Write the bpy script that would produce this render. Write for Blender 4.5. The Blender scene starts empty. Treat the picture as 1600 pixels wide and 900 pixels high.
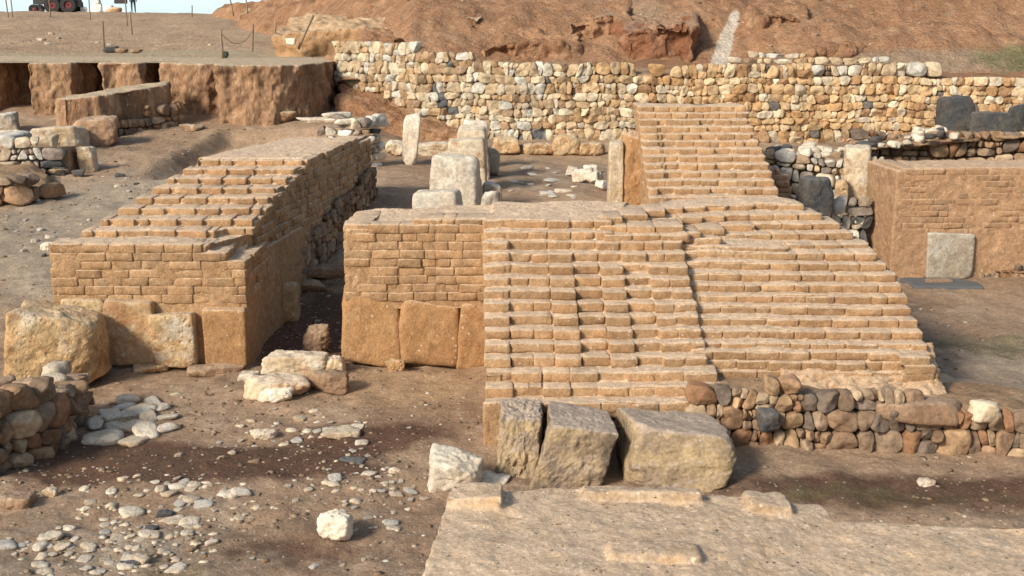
import bpy, bmesh, math, random
import numpy as np
from mathutils import Vector, Matrix
random.seed(7); RNG = np.random.RandomState(11)
C = bpy.context.scene.collection
R = math.radians
# ------------------------------------------------------------------ camera
F = 1930.0; TILT = math.atan(426/F); H = 5.1
cam = bpy.data.cameras.new('camera'); cam.sensor_width = 36; cam.lens = 36*F/1600; cam.clip_end = 6000; cam.clip_start = .1
co = bpy.data.objects.new('camera', cam); C.objects.link(co)
co.location = (0, 0, H); co.rotation_euler = (math.pi/2-TILT, 0, 0)
bpy.context.scene.camera = co
# ------------------------------------------------------------------ light
SUN_EL, SUN_AZ = R(31), R(44)            # light travels towards +X +Y
w = bpy.data.worlds.new('World'); bpy.context.scene.world = w; w.use_nodes = True
nt = w.node_tree; sky = nt.nodes.new('ShaderNodeTexSky'); sky.sky_type = 'NISHITA'; sky.sun_disc = False
sky.sun_elevation = SUN_EL; sky.sun_rotation = math.pi + SUN_AZ; sky.dust_density = 2.0; sky.air_density = 1.0
bg = nt.nodes['Background']; bg.inputs[1].default_value = .09
tcw = nt.nodes.new('ShaderNodeTexCoord'); spw = nt.nodes.new('ShaderNodeSeparateXYZ'); nt.links.new(tcw.outputs['Generated'], spw.inputs[0])
mrw = nt.nodes.new('ShaderNodeMapRange'); nt.links.new(spw.outputs[2], mrw.inputs[0]); mrw.inputs[1].default_value = .015; mrw.inputs[2].default_value = .06; mrw.inputs[3].default_value = 1; mrw.inputs[4].default_value = .13
mxw = nt.nodes.new('ShaderNodeMixRGB'); mxw.blend_type = 'ADD'; mxw.inputs[0].default_value = 1; nt.links.new(sky.outputs[0], mxw.inputs[1])
hzw = nt.nodes.new('ShaderNodeMixRGB'); hzw.blend_type = 'MULTIPLY'; hzw.inputs[0].default_value = 1; hzw.inputs[1].default_value = (6.2, 8.0, 8.4, 1); nt.links.new(mrw.outputs[0], hzw.inputs[2])
nt.links.new(hzw.outputs[0], mxw.inputs[2]); nt.links.new(mxw.outputs[0], bg.inputs[0])   # thin pale veil over the whole sky, thickest low down
sl = bpy.data.lights.new('sun', 'SUN'); sl.energy = 3.9; sl.angle = R(12); sl.color = (1, .89, .73)
so = bpy.data.objects.new('sun', sl); C.objects.link(so)
dv = Vector((math.sin(SUN_AZ)*math.cos(SUN_EL), math.cos(SUN_AZ)*math.cos(SUN_EL), -math.sin(SUN_EL)))
so.rotation_euler = dv.to_track_quat('-Z', 'Y').to_euler()
vs = bpy.context.scene.view_settings; vs.view_transform = 'Standard'; vs.look = 'None'; vs.gamma = 1; vs.exposure = .3
# ------------------------------------------------------------------ maths
def _hash(i, j, k, s):
    n = (i*374761393 + j*668265263 + k*2147483647 + s*974634777) & 0xffffffff
    n = ((n ^ (n >> 13))*1274126177) & 0xffffffff
    n = ((n ^ (n >> 16))*2246822519) & 0xffffffff
    return ((n ^ (n >> 15)) & 0xffff)/32767.5 - 1
def noise(p, s=0):
    f = np.floor(p); t = p-f; t = t*t*(3-2*t); f = f.astype(np.int64)
    r = 0
    for a in (0, 1):
        for b in (0, 1):
            for c in (0, 1):
                wt = (t[:, 0] if a else 1-t[:, 0])*(t[:, 1] if b else 1-t[:, 1])*(t[:, 2] if c else 1-t[:, 2])
                r = r + wt*_hash(f[:, 0]+a, f[:, 1]+b, f[:, 2]+c, s)
    return r
def fbm(p, o=4, s=0, g=.5):
    r = 0; a = 1
    for i in range(o):
        r = r + a*noise(p*(2.03**i)+i*17.3, s+i); a *= g
    return r
def sm(a, b, x):
    t = np.clip((x-a)/(b-a), 0, 1); return t*t*(3-2*t)
# ------------------------------------------------------------------ mesh helpers
def mk(name, V, Fc, mats, parent=None, smooth=True, col=None, attrs=None):
    me = bpy.data.meshes.new(name)
    V = np.asarray(V, dtype=np.float32)
    if isinstance(Fc, np.ndarray):
        nf, k = Fc.shape
        me.vertices.add(len(V)); me.vertices.foreach_set('co', V.ravel())
        me.loops.add(nf*k); me.loops.foreach_set('vertex_index', Fc.ravel().astype(np.int32))
        me.polygons.add(nf); me.polygons.foreach_set('loop_start', np.arange(0, nf*k, k, dtype=np.int32))
        me.update(calc_edges=True)
    else:
        me.from_pydata(V.tolist(), [], Fc)
    me.validate()
    if smooth: me.polygons.foreach_set('use_smooth', [True]*len(me.polygons))
    if col is not None:
        at = me.color_attributes.new('col', 'FLOAT_COLOR', 'POINT')
        cc = np.ones((len(V), 4), dtype=np.float32); cc[:, :3] = col; at.data.foreach_set('color', cc.ravel())
    for k, a in (attrs or {}).items():
        at = me.attributes.new(k, 'FLOAT', 'POINT'); at.data.foreach_set('value', np.asarray(a, dtype=np.float32))
    if not isinstance(mats, (list, tuple)): mats = [mats]
    for m in mats: me.materials.append(m)
    o = bpy.data.objects.new(name, me); C.objects.link(o)
    if parent is not None: o.parent = parent; o.matrix_parent_inverse = Matrix.Translation(-parent.location)
    return o
def tag(o, label=None, cat=None, group=None, kind=None):
    if label: o['label'] = label
    if cat: o['category'] = cat
    if group: o['group'] = group
    if kind: o['kind'] = kind
    return o
def empty(name, loc, label, cat, group=None):
    o = bpy.data.objects.new(name, None); C.objects.link(o); o.location = loc; o.empty_display_size = .3
    return tag(o, label, cat, group)
class MB:
    """collects closed solids; build() fuses them with a voxel remesh and erodes the surface"""
    def __init__(s, crisp=False): s.V = []; s.F = []; s.K = []; s.crisp = crisp
    def brick(s, c, d, rz=0, tilt=.006, r=None):
        r = r or random.uniform(.014, .026)
        s.K.append((c, d, rz, random.uniform(-tilt, tilt), random.uniform(-tilt, tilt), min(r, min(d)*.4), random.random()))
    def build_bricks(s, name, mat, parent, seed=0, var=.22, amp=1.0):
        """every brick a worn rounded box, packed against its neighbours"""
        Vs = []; Fs = []; Cs = []; n0 = 0; rs = np.random.RandomState(seed)
        for (c, d, rz, ta, tb, r, q) in s.K:
            h = np.array(d)/2; ax = []
            for k in range(3):
                L = h[k]-r; n = (max(1, int(2*L/.06)) if k == 0 else (1 if k == 1 else 2))
                ax.append(np.concatenate([[-h[k], -h[k]+r*.45], np.linspace(-L, L, n+1), [h[k]-r*.45, h[k]]]))
            P = []; F_ = []
            for k in range(3):
                i, j = (k+1) % 3, (k+2) % 3; a, b = ax[i], ax[j]; A, Bb = np.meshgrid(a, b, indexing='ij')
                for sg in (-1, 1):
                    if k == 1 and sg == 1 and d[1] > .3: continue
                    v = np.zeros((A.size, 3)); v[:, i] = A.ravel(); v[:, j] = Bb.ravel(); v[:, k] = sg*h[k]
                    m = len(P) and sum(len(x) for x in P); ii = np.arange(A.size).reshape(A.shape)+m
                    f = np.stack([ii[:-1, :-1], ii[1:, :-1], ii[1:, 1:], ii[:-1, 1:]], -1).reshape(-1, 4); F_.append(f if sg > 0 else f[:, ::-1]); P.append(v)
            v = np.concatenate(P); f = np.concatenate(F_)
            inner = np.clip(v, -(h-r), h-r); e = v-inner; ln = np.linalg.norm(e, axis=1)[:, None]; N = e/np.maximum(ln, 1e-6); v = inner+N*r
            M = np.array(Matrix.Rotation(rz, 3, 'Z') @ Matrix.Rotation(ta, 3, 'Y') @ Matrix.Rotation(tb, 3, 'X')); v = v@M.T+np.array(c); N = N@M.T
            cn = (np.abs(e) > 1e-5).sum(1)  # how many faces meet here
            dd = amp*(.009*fbm(v*7, 3, seed)+.005*fbm(v*26, 2, seed+9)-.012*np.maximum(fbm(v*5+q*31, 2, seed+4), 0)*(cn > 1))
            v = v+N*dd[:, None]
            g = 1+var*(rs.random_sample()-.5)*1.6; hue = rs.uniform(-.03, .03)
            Vs.append(v); Fs.append(f+n0); n0 += len(v); Cs.append(np.tile([g*(1+hue), g, g*(1-hue)], (len(v), 1)))
        return mk(name, np.concatenate(Vs), np.concatenate(Fs), mat, parent, col=np.concatenate(Cs))
    def hexa(s, c, d, rz=0, jit=.006, tilt=0):
        cx, cy, cz = c; n = len(s.V)
        M = Matrix.Rotation(rz, 3, 'Z') @ Matrix.Rotation(random.uniform(-tilt, tilt), 3, 'Y') @ Matrix.Rotation(random.uniform(-tilt, tilt), 3, 'X')
        for a in (-1, 1):
            for b in (-1, 1):
                for e in (-1, 1):
                    v = M @ Vector((a*d[0]/2+random.uniform(-jit, jit), b*d[1]/2+random.uniform(-jit, jit), e*d[2]/2+random.uniform(-jit, jit)))
                    s.V.append((cx+v.x, cy+v.y, cz+v.z))
        for f in ((0, 1, 3, 2), (4, 6, 7, 5), (0, 4, 5, 1), (2, 3, 7, 6), (0, 2, 6, 4), (1, 5, 7, 3)): s.F.append([n+i for i in f])
    def prism(s, pts, zb, zt):
        """pts counter-clockwise; zt scalar or list"""
        k = len(pts); n = len(s.V)
        zt = zt if isinstance(zt, (list, tuple)) else [zt]*k; zb = zb if isinstance(zb, (list, tuple)) else [zb]*k
        for p, z in zip(pts, zb): s.V.append((p[0], p[1], z))
        for p, z in zip(pts, zt): s.V.append((p[0], p[1], z))
        s.F.append([n+i for i in range(k)][::-1])
        for i in range(1, k-1): s.F.append([n+k, n+k+i, n+k+i+1])
        for i in range(k): j = (i+1) % k; s.F.append([n+i, n+j, n+k+j, n+k+i])
    def solid(s, V, Fc):
        n = len(s.V); s.V += [tuple(v) for v in V]; s.F += [[n+i for i in f] for f in Fc]
    def row(s, p0, p1, zb, h, depth, wid=.36, gap=.028, setb=None, jy=.012, jz=.006, start=None, skip=0, tilt=.012, wj=.12):
        """a course of bricks, front faces on the line p0-p1 (left to right seen from outside)"""
        dx, dy = p1[0]-p0[0], p1[1]-p0[1]; L = math.hypot(dx, dy); ux, uy = dx/L, dy/L; nx, ny = uy, -ux
        t = -(start if start is not None else random.uniform(0, wid)); i = 0; rz = math.atan2(uy, ux)
        while t < L-.04:
            bw = wid*random.uniform(1-wj, 1+wj)*(1 if random.random() > .1 else .5)
            a, b = max(t, 0), min(t+bw, L)
            if b-a > .07 and random.random() >= skip:
                m = (a+b)/2; sb = random.uniform(-jy, jy)+(setb(m, i) if setb else 0)
                cx = p0[0]+ux*m-nx*(depth/2+sb); cy = p0[1]+uy*m-ny*(depth/2+sb)
                if s.crisp:
                    g_ = gap if gap > .05 else .005; sb *= .6
                    if random.random() < .06: cx -= nx*.03; cy -= ny*.03
                    if gap < .05 and depth >= .5: s.hexa((cx-nx*.03, cy-ny*.03, zb+h/2), (b-a+.03, depth-.03, h+.010), rz, jit=.002)
                    s.brick((cx, cy, zb+h/2+random.uniform(-jz, jz)*.3), (b-a-g_, depth, h-.001), rz+random.uniform(-.008, .008), min(tilt, .008))
                else: s.hexa((cx, cy, zb+h/2+random.uniform(-jz, jz)), (b-a-gap, depth, h-.004), rz+random.uniform(-.01, .01), tilt=tilt)
            t += bw; i += 1
    def build(s, name, mat, voxel=.02, smooth=2, disp=((3, .02, 2), (14, .012, 2)), parent=None, seed=0, zs=1.0, guard=None):
        me = bpy.data.meshes.new('tmp'); me.from_pydata(s.V, [], s.F); me.update()
        bm = bmesh.new(); bm.from_mesh(me); bmesh.ops.recalc_face_normals(bm, faces=bm.faces); bm.to_mesh(me); bm.free()
        o = bpy.data.objects.new('tmp', me); C.objects.link(o)
        m = o.modifiers.new('r', 'REMESH'); m.mode = 'VOXEL'; m.voxel_size = voxel
        if smooth: m = o.modifiers.new('s', 'SMOOTH'); m.iterations = smooth; m.factor = .5
        dg = bpy.context.evaluated_depsgraph_get(); ev = o.evaluated_get(dg); em = bpy.data.meshes.new_from_object(ev)
        n = len(em.vertices); V = np.empty(n*3, np.float32); em.vertices.foreach_get('co', V); V = V.reshape(-1, 3).astype(np.float64)
        N = np.empty(n*3, np.float32); em.vertex_normals.foreach_get('vector', N); N = N.reshape(-1, 3)
        Q = V*np.array([1, 1, zs]); d = 0
        for fr, am, oc in disp: d = d+am*fbm(Q*fr, oc, seed+int(fr*10))
        if guard: d = d*(1-guard*sm(.5, .9, N[:, 2]))
        V = V+N*d[:, None]
        em.vertices.foreach_set('co', V.astype(np.float32).ravel()); em.update(); em.name = name
        em.materials.clear(); em.materials.append(mat); em.polygons.foreach_set('use_smooth', [True]*len(em.polygons))
        bpy.data.objects.remove(o); bpy.data.meshes.remove(me)
        r = bpy.data.objects.new(name, em); C.objects.link(r)
        if parent is not None: r.parent = parent; r.matrix_parent_inverse = Matrix.Translation(-parent.location)
        return r
_ico = {}
def ico(n):
    if n not in _ico:
        bm = bmesh.new(); bmesh.ops.create_icosphere(bm, subdivisions=n, radius=1)
        V = np.array([v.co[:] for v in bm.verts]); V /= np.linalg.norm(V, axis=1)[:, None]
        _ico[n] = (V, np.array([[v.index for v in f.verts] for f in bm.faces])); bm.free()
    return _ico[n]
def rockV(dims, seed, sub=4, boxy=.6, planes=9, p=14, rough=.05, rf=2.5, taper=0):
    """angular stone: soft intersection of half-spaces, then noise. boxy=1 is a dressed block"""
    D, Fc = ico(sub); rs = np.random.RandomState(seed)
    ns = [np.array(v, float) for v in ((1, 0, 0), (-1, 0, 0), (0, 1, 0), (0, -1, 0), (0, 0, 1), (0, 0, -1))]
    ofs = [rs.uniform(.82, 1.0) for _ in ns] if boxy < 1 else [rs.uniform(.96, 1) for _ in ns]
    ns = [n+rs.normal(0, .16*(1-boxy)+.025, 3) for n in ns]
    for _ in range(planes):
        v = rs.normal(0, 1, 3); ns.append(v); ofs.append(rs.uniform(.8, 1.1)+boxy*.42)
    a = 0
    for n, o in zip(ns, ofs):
        n = n/np.linalg.norm(n); a = a+np.maximum(0, D@n/o)**p
    r = 1/a**(1/p); V = D*r[:, None]
    q = V*np.array(dims)/2
    if taper: q[:, 0] *= 1-taper*(V[:, 2]+1)/2; q[:, 1] *= 1-taper*.5*(V[:, 2]+1)/2
    m = min(dims)
    nn = fbm(q/m*rf+seed*3.1, 4, seed % 97)+.5*fbm(q/m*rf*4+seed, 3, seed % 89+5)
    V = q+D*(nn*rough*m)[:, None]
    return V, Fc
def rock(name, c, dims, mat, seed, rz=0, tilt=(0, 0), parent=None, base=True, **k):
    """c: point on the ground under the stone (base=True)"""
    V, Fc = rockV(dims, seed, **k)
    M = np.array((Matrix.Rotation(rz, 3, 'Z') @ Matrix.Rotation(tilt[0], 3, 'X') @ Matrix.Rotation(tilt[1], 3, 'Y')))
    V = V@M.T
    if base: V[:, 2] -= V[:, 2].min()
    if parent is not None: return mk(name, V+np.array(c), Fc, mat, parent)
    o = mk(name, V, Fc, mat); o.location = c; return o
# ------------------------------------------------------------------ materials
class NT:
    def __init__(s, name):
        s.m = bpy.data.materials.new(name); s.m.use_nodes = True; s.t = s.m.node_tree; s.b = s.t.nodes['Principled BSDF']
    def n(s, ty, **k):
        x = s.t.nodes.new(ty)
        for a, v in k.items(): setattr(x, a, v)
        return x
    def l(s, a, b): s.t.links.new(a, b)
    def mix(s, f, a, b, mode='MIX'):
        x = s.n('ShaderNodeMixRGB', blend_type=mode)
        for i, v in enumerate((f, a, b)):
            if isinstance(v, (int, float)): x.inputs[i].default_value = v
            elif isinstance(v, tuple): x.inputs[i].default_value = (*v, 1)
            else: s.l(v, x.inputs[i])
        return x.outputs[0]
    def math(s, op, a, b=None, clamp=False):
        x = s.n('ShaderNodeMath', operation=op, use_clamp=clamp)
        for i, v in enumerate((a, b)):
            if v is None: continue
            if isinstance(v, (int, float)): x.inputs[i].default_value = v
            else: s.l(v, x.inputs[i])
        return x.outputs[0]
    def noise(s, sc, det=4, rough=.55, vec=None, dist=0):
        x = s.n('ShaderNodeTexNoise'); x.inputs['Scale'].default_value = sc; x.inputs['Detail'].default_value = det
        x.inputs['Roughness'].default_value = rough; x.inputs['Distortion'].default_value = dist
        s.l(vec or s.vec, x.inputs['Vector']); return x.outputs['Fac']
    def ramp(s, f, a, b): # smoothstep of a value
        x = s.n('ShaderNodeMapRange', interpolation_type='SMOOTHSTEP'); s.l(f, x.inputs[0]); x.inputs[1].default_value = a; x.inputs[2].default_value = b; return x.outputs[0]
    def coords(s, stretch=(1, 1, 1), rnd=True):
        tc = s.n('ShaderNodeTexCoord'); mp = s.n('ShaderNodeMapping'); mp.inputs['Scale'].default_value = stretch
        s.l(tc.outputs['Object'], mp.inputs[0])
        if rnd:
            oi = s.n('ShaderNodeObjectInfo'); v = s.n('ShaderNodeCombineXYZ'); k = s.math('MULTIPLY', oi.outputs['Random'], 40)
            for i in range(3): s.l(k, v.inputs[i])
            s.l(v.outputs[0], mp.inputs['Location']); s.rand = oi.outputs['Random']
        s.vec = mp.outputs[0]
def earth(name, c1, c2, c3=None, dust=None, dust_amt=.6, speck=.0, speck_col=(.62, .5, .38), bump=.35, grain=40, big=.5, med=3.5, use_col=False, stretch=(1, 1, 1), stain=None, attrs=(), rough=.95, rvar=0, pit=0, bdist=.022):
    N = NT(name); N.coords(stretch)
    c = N.mix(N.ramp(N.noise(big, 5), .35, .65), c1, c2)
    if c3: c = N.mix(N.math('MULTIPLY', N.ramp(N.noise(med, 6, .6, dist=.4), .48, .68), .75), c, c3)
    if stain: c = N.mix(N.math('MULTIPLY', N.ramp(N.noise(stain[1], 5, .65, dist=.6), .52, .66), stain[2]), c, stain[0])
    if use_col:
        at = N.n('ShaderNodeAttribute', attribute_name='col'); c = N.mix(1.0, c, at.outputs['Color'], 'MULTIPLY')
    for an, colr, sc, lo, hi, amt in attrs:
        at = N.n('ShaderNodeAttribute', attribute_name=an)
        f = N.math('MULTIPLY', N.ramp(N.math('ADD', at.outputs['Fac'], N.math('MULTIPLY', N.math('SUBTRACT', N.noise(sc, 6, .65), .5), .9)), lo, hi), amt)
        c = N.mix(f, c, colr)
    if dust:
        g = N.n('ShaderNodeNewGeometry'); sp = N.n('ShaderNodeSeparateXYZ'); N.l(g.outputs['Normal'], sp.inputs[0])
        f = N.math('MULTIPLY', N.ramp(N.math('ADD', sp.outputs[2], N.math('MULTIPLY', N.math('SUBTRACT', N.noise(9, 5, .6), .5), .5)), .45, .85), dust_amt)
        c = N.mix(f, c, dust)
    hv = N.noise(grain, 5, .7)
    k = N.math('ADD', N.math('MULTIPLY', hv, 1.5), .25); kc = N.n('ShaderNodeCombineXYZ')
    for i in range(3): N.l(k, kc.inputs[i])
    c = N.mix(1.0, c, kc.outputs[0], 'MULTIPLY')
    mv = N.math('ADD', N.math('MULTIPLY', N.noise(grain*.22, 5, .7), 1.2), .4); kc = N.n('ShaderNodeCombineXYZ')
    for i in range(3): N.l(mv, kc.inputs[i])
    c = N.mix(1.0, c, kc.outputs[0], 'MULTIPLY')
    if speck:
        v = N.n('ShaderNodeTexVoronoi'); v.inputs['Scale'].default_value = 22; N.l(N.vec, v.inputs['Vector'])
        sc = N.n('ShaderNodeSeparateColor'); N.l(v.outputs['Color'], sc.inputs[0])
        thr = N.math('MULTIPLY', N.math('POWER', sc.outputs[0], 3), .42)
        f = N.math('MULTIPLY', N.math('LESS_THAN', v.outputs['Distance'], thr), N.math('MULTIPLY', N.math('LESS_THAN', sc.outputs[1], speck), .75))
        c = N.mix(f, c, speck_col)
    if rvar:
        k = N.math('ADD', N.math('MULTIPLY', N.rand, rvar), 1-rvar/2); kc = N.n('ShaderNodeCombineXYZ')
        for i in range(3): N.l(k, kc.inputs[i])
        c = N.mix(1.0, c, kc.outputs[0], 'MULTIPLY')
    N.l(c, N.b.inputs['Base Color']); N.b.inputs['Roughness'].default_value = rough
    N.b.inputs['Specular IOR Level'].default_value = .15
    hh = N.math('ADD', N.math('ADD', N.math('MULTIPLY', N.noise(grain*.45, 6, .75), 1.3), N.math('MULTIPLY', hv, .6)), N.math('MULTIPLY', N.noise(5, 3), .8))
    if pit:
        v = N.n('ShaderNodeTexVoronoi'); v.inputs['Scale'].default_value = 9; N.l(N.vec, v.inputs['Vector'])
        hh = N.math('SUBTRACT', hh, N.math('MULTIPLY', N.ramp(v.outputs['Distance'], .3, .05), pit))
    bp = N.n('ShaderNodeBump'); bp.inputs['Strength'].default_value = min(1, bump*1.6); bp.inputs['Distance'].default_value = bdist
    N.l(hh, bp.inputs['Height']); N.l(bp.outputs[0], N.b.inputs['Normal'])
    return N.m
def plain(name, c, rough=.6, metal=0, var=.25):
    N = NT(name); N.coords(); c2 = tuple(x*(1-var) for x in c)
    N.l(N.mix(N.noise(6, 5), c, c2), N.b.inputs['Base Color']); N.b.inputs['Roughness'].default_value = rough; N.b.inputs['Metallic'].default_value = metal
    return N.m
MUD = (.40, .235, .125)
M_brick = earth('mud_brick', (.43, .272, .15), (.36, .222, .12), (.475, .32, .19), dust=(.66, .505, .365), dust_amt=.9, speck=.15, bump=.6)
M_brick2 = earth('mud_plaster', (.4, .232, .112), (.34, .19, .092), (.44, .275, .145), dust=(.6, .44, .3), dust_amt=.75, speck=.15, bump=.5, stretch=(1, 1, .8))
M_brickR = earth('red_mud_brick', (.39, .24, .14), (.33, .205, .12), (.43, .28, .17), dust=(.6, .45, .32), dust_amt=.6, speck=.2, bump=.4)
M_brickc = earth('mud_brick_course', (.43, .272, .15), (.36, .222, .12), (.475, .32, .19), dust=(.66, .505, .365), dust_amt=.8, speck=.12, bump=.6, use_col=True)
M_brickRc = earth('red_mud_brick_course', (.39, .24, .14), (.33, .205, .12), (.43, .28, .17), dust=(.6, .45, .32), dust_amt=.6, speck=.12, bump=.5, use_col=True)
M_top = earth('trampled_mud', (.5, .375, .265), (.44, .325, .225), (.5, .33, .18), dust=(.58, .45, .33), dust_amt=.45, speck=.75, speck_col=(.72, .6, .48), bump=.4, grain=30)
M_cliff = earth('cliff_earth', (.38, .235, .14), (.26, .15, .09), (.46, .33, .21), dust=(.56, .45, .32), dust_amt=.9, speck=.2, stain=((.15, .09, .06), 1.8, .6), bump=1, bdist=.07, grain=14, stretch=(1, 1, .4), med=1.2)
M_ground = earth('ground_soil', (.365, .255, .172), (.265, .178, .118), (.42, .315, .225), speck=.3, speck_col=(.55, .48, .4), bump=.8, grain=26, big=.25, med=1.1,
                 attrs=(('dark_patch', (.1, .055, .038), 2.2, .35, .8, .9), ('grey', (.34, .285, .22), 1.6, .35, .8, .8), ('green', (.115, .11, .05), 3.0, .5, .85, .65), ('warm', (.38, .26, .16), 1.5, .35, .8, .85)))
M_hill = earth('hill_soil', (.42, .24, .138), (.33, .18, .1), (.46, .295, .18), speck=.2, bump=1, bdist=.12, grain=11, big=.35, med=1.6, stretch=(1, .9, 1), stain=((.26, .14, .085), 1.1, .5),
               attrs=(('red', (.24, .095, .045), 1.2, .4, .75, .85), ('grey', (.36, .27, .19), .9, .35, .8, .8), ('white', (.66, .58, .48), 2.5, .35, .8, .95), ('green', (.15, .16, .07), 1.8, .5, .85, .75)))
M_plateau = earth('plateau_soil', (.45, .335, .23), (.39, .275, .185), (.46, .31, .2), speck=.15, bump=.8, bdist=.08, grain=10, big=.15, med=1.0, stain=((.3, .21, .145), .8, .45), attrs=(('pale', (.43, .35, .235), .6, .3, .8, .9),))
M_lime = earth('limestone', (.6, .5, .37), (.52, .39, .25), (.66, .6, .5), dust=(.62, .55, .45), dust_amt=.5, bump=.6, grain=18, big=1.3, med=3, stain=((.36, .19, .09), 2.2, .6), rvar=.3)
M_limeW = earth('white_limestone', (.66, .6, .5), (.6, .5, .38), (.7, .66, .6), bump=.5, grain=16, big=1.5, med=3, stain=((.45, .3, .18), 2.5, .45), rvar=.35)
M_ochre = earth('ochre_limestone', (.52, .33, .16), (.6, .45, .27), (.34, .165, .07), dust=(.58, .47, .34), dust_amt=.4, bump=1, bdist=.05, grain=14, big=1.2, med=2.6, stain=((.66, .6, .5), 1.4, .75), pit=.4)
M_stain = earth('stained_orthostat', (.5, .36, .21), (.42, .25, .13), (.56, .44, .3), dust=(.55, .45, .33), dust_amt=.4, bump=.6, grain=20, big=1.4, med=4, stain=((.28, .13, .06), 1.6, .6))
M_grey = earth('grey_limestone', (.42, .37, .3), (.34, .28, .21), (.52, .48, .42), dust=(.6, .57, .52), dust_amt=.8, bump=.6, grain=16, big=1.5, med=3, stain=((.22, .2, .18), 3, .4))
M_palegrey = earth('pale_grey_limestone', (.56, .5, .42), (.48, .41, .32), (.62, .58, .5), bump=.6, grain=16, big=1.5, med=3, stain=((.36, .28, .2), 2.4, .6))
M_bas = earth('basalt', (.06, .062, .066), (.085, .08, .075), (.12, .105, .085), dust=(.15, .15, .15), dust_amt=.5, bump=.5, grain=20, big=1.5, med=3, rvar=.3)
M_basL = earth('lichened_basalt', (.36, .27, .165), (.23, .175, .13), (.44, .33, .19), dust=(.44, .36, .3), dust_amt=.75, bump=.55, grain=24, big=1.6, med=5, stain=((.06, .052, .048), 1.5, .75), pit=.3)
M_brown = earth('brown_stone', (.33, .215, .14), (.26, .16, .1), (.42, .3, .19), dust=(.42, .33, .25), dust_amt=.4, bump=.6, grain=18, big=1.4, med=3, rvar=.4)
M_rub = earth('rubble_stone', (.56, .56, .56), (.46, .45, .44), (.64, .64, .64), bump=.6, grain=14, big=1.0, med=3, use_col=True)
M_mortar = earth('wall_core_earth', (.33, .22, .135), (.24, .155, .095), (.4, .28, .17), bump=.8, grain=14, speck=.3)
M_wood = earth('weathered_wood', (.2, .15, .1), (.27, .21, .15), bump=.3, grain=30, stretch=(4, 4, .5))
M_leaf = plain('weed_green', (.06, .11, .03), .7)
M_green = earth('dry_grass', (.13, .13, .06), (.2, .17, .09), bump=.3)
# ------------------------------------------------------------------ terrain heights
def zfloor(X, Y):
    X = np.asarray(X, float); Y = np.asarray(Y, float)
    left = .09*np.clip(Y-18, 0, 24)
    mid = .74*sm(19.5, 23, Y)+.5*sm(23, 27, Y)+.08*sm(30, 38, Y)
    right = 1.15*sm(26, 30, Y)+.12*sm(30, 38, Y)
    a = sm(-3.0, -5.2, X); b = sm(5.0, 6.4, X)
    z = left*a+mid*(1-a)*(1-b)+right*b
    z = z+.9*sm(-3.5, -9, X)*sm(29, 36, Y)*sm(42, 37, Y)*0
    z = z-.08*sm(13.2, 12.2, Y)*sm(2.5, 4, X)
    z = z-.42*sm(-8.9, -8.3, X-.12*(Y-37))*sm(-3.6, -4.4, X)*sm(30, 33, Y)*sm(37.7, 36.9, Y)
    return z
def znoise(X, Y):
    P = np.stack([X, Y, X*0], 1)
    return .05*fbm(P*.6, 3, 3)+.035*fbm(P*2.5, 4, 9, .6)+.006*np.maximum(fbm(P*9, 3, 13, .6), 0)
PL_EDGE = 40.0
def zplat(X, Y):
    X = np.asarray(X, float); Y = np.asarray(Y, float)
    z = 3.6+1.55*sm(51, 84, Y)**.8-.3*sm(-17, -9, X)*sm(58, 80, Y)+.12*sm(-22, -30, X)*sm(50, 70, Y)
    z = z-6*sm(112, 170, Y)
    return z+.1*fbm(np.stack([X, Y, X*0], 1)*.35, 4, 5)*sm(45, 53, Y)+.05*fbm(np.stack([X, Y*.6, X*0], 1)*1.6, 4, 8)*sm(49, 53, Y)
def zhill(X, Y):
    X = np.asarray(X, float); Y = np.asarray(Y, float)
    P = np.stack([X, Y, X*0], 1)
    Y0 = 41.5+np.clip(-X-3.5, 0, 30)*2.3
    steep = .62*(Y-Y0)
    z = 3.05+.028*(Y-41)+np.maximum(steep, 0)*(.5+.1*sm(0, 8, X))
    cap = 5.0+.06*np.clip(X+17, 0, 8)+.75*np.clip(X+9, 0, 60)
    z = np.minimum(z, cap+.02*(Y-60).clip(0))
    z = z-3*(1-sm(Y0-1.5, Y0+.5, Y))*sm(-5.5, -7.5, X)
    k = sm(41, 44, Y)
    z = z+k*(.3*fbm(P*np.array([.3, .22, 1]), 4, 21)+.11*fbm(P*np.array([1.3, .5, 1]), 5, 31, .65)+.05*fbm(P*3.5, 4, 51, .6)-.1*np.abs(noise(P*np.array([.9, .35, 1])+np.stack([P[:, 1]*.4, X*0, X*0], 1), 77)))
    n2 = noise(P*np.array([.16, .3, 1])+5, 41)
    z = z+k*.45*sm(-.08, .12, n2)
    return z
def ray(px, py):
    a = (px-800)/F; b = (450-py)/F; c, s = math.cos(TILT), math.sin(TILT)
    return Vector((a, c+b*s, -s+b*c))
def hit(px, py, zf, y0=6, y1=120):
    """where the line of sight through a photo pixel meets the modelled terrain"""
    d = ray(px, py); Ys = np.arange(y0, y1, .03); t = Ys/d.y; X = d.x*t; Z = H+d.z*t
    m = np.nonzero(Z < zf(X, Ys))[0]; i = m[0] if len(m) else len(Ys)-1
    return Vector((X[i], Ys[i], float(zf(X[i:i+1], Ys[i:i+1])[0])))
def zg(X, Y): return zfloor(X, Y)+znoise(X, Y)
def zgs(x, y): return float(zg(np.array([float(x)]), np.array([float(y)]))[0])
def at(px, py, Y):
    d = ray(px, py); t = Y/d.y; return Vector((d.x*t, Y, H+d.z*t))
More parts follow.
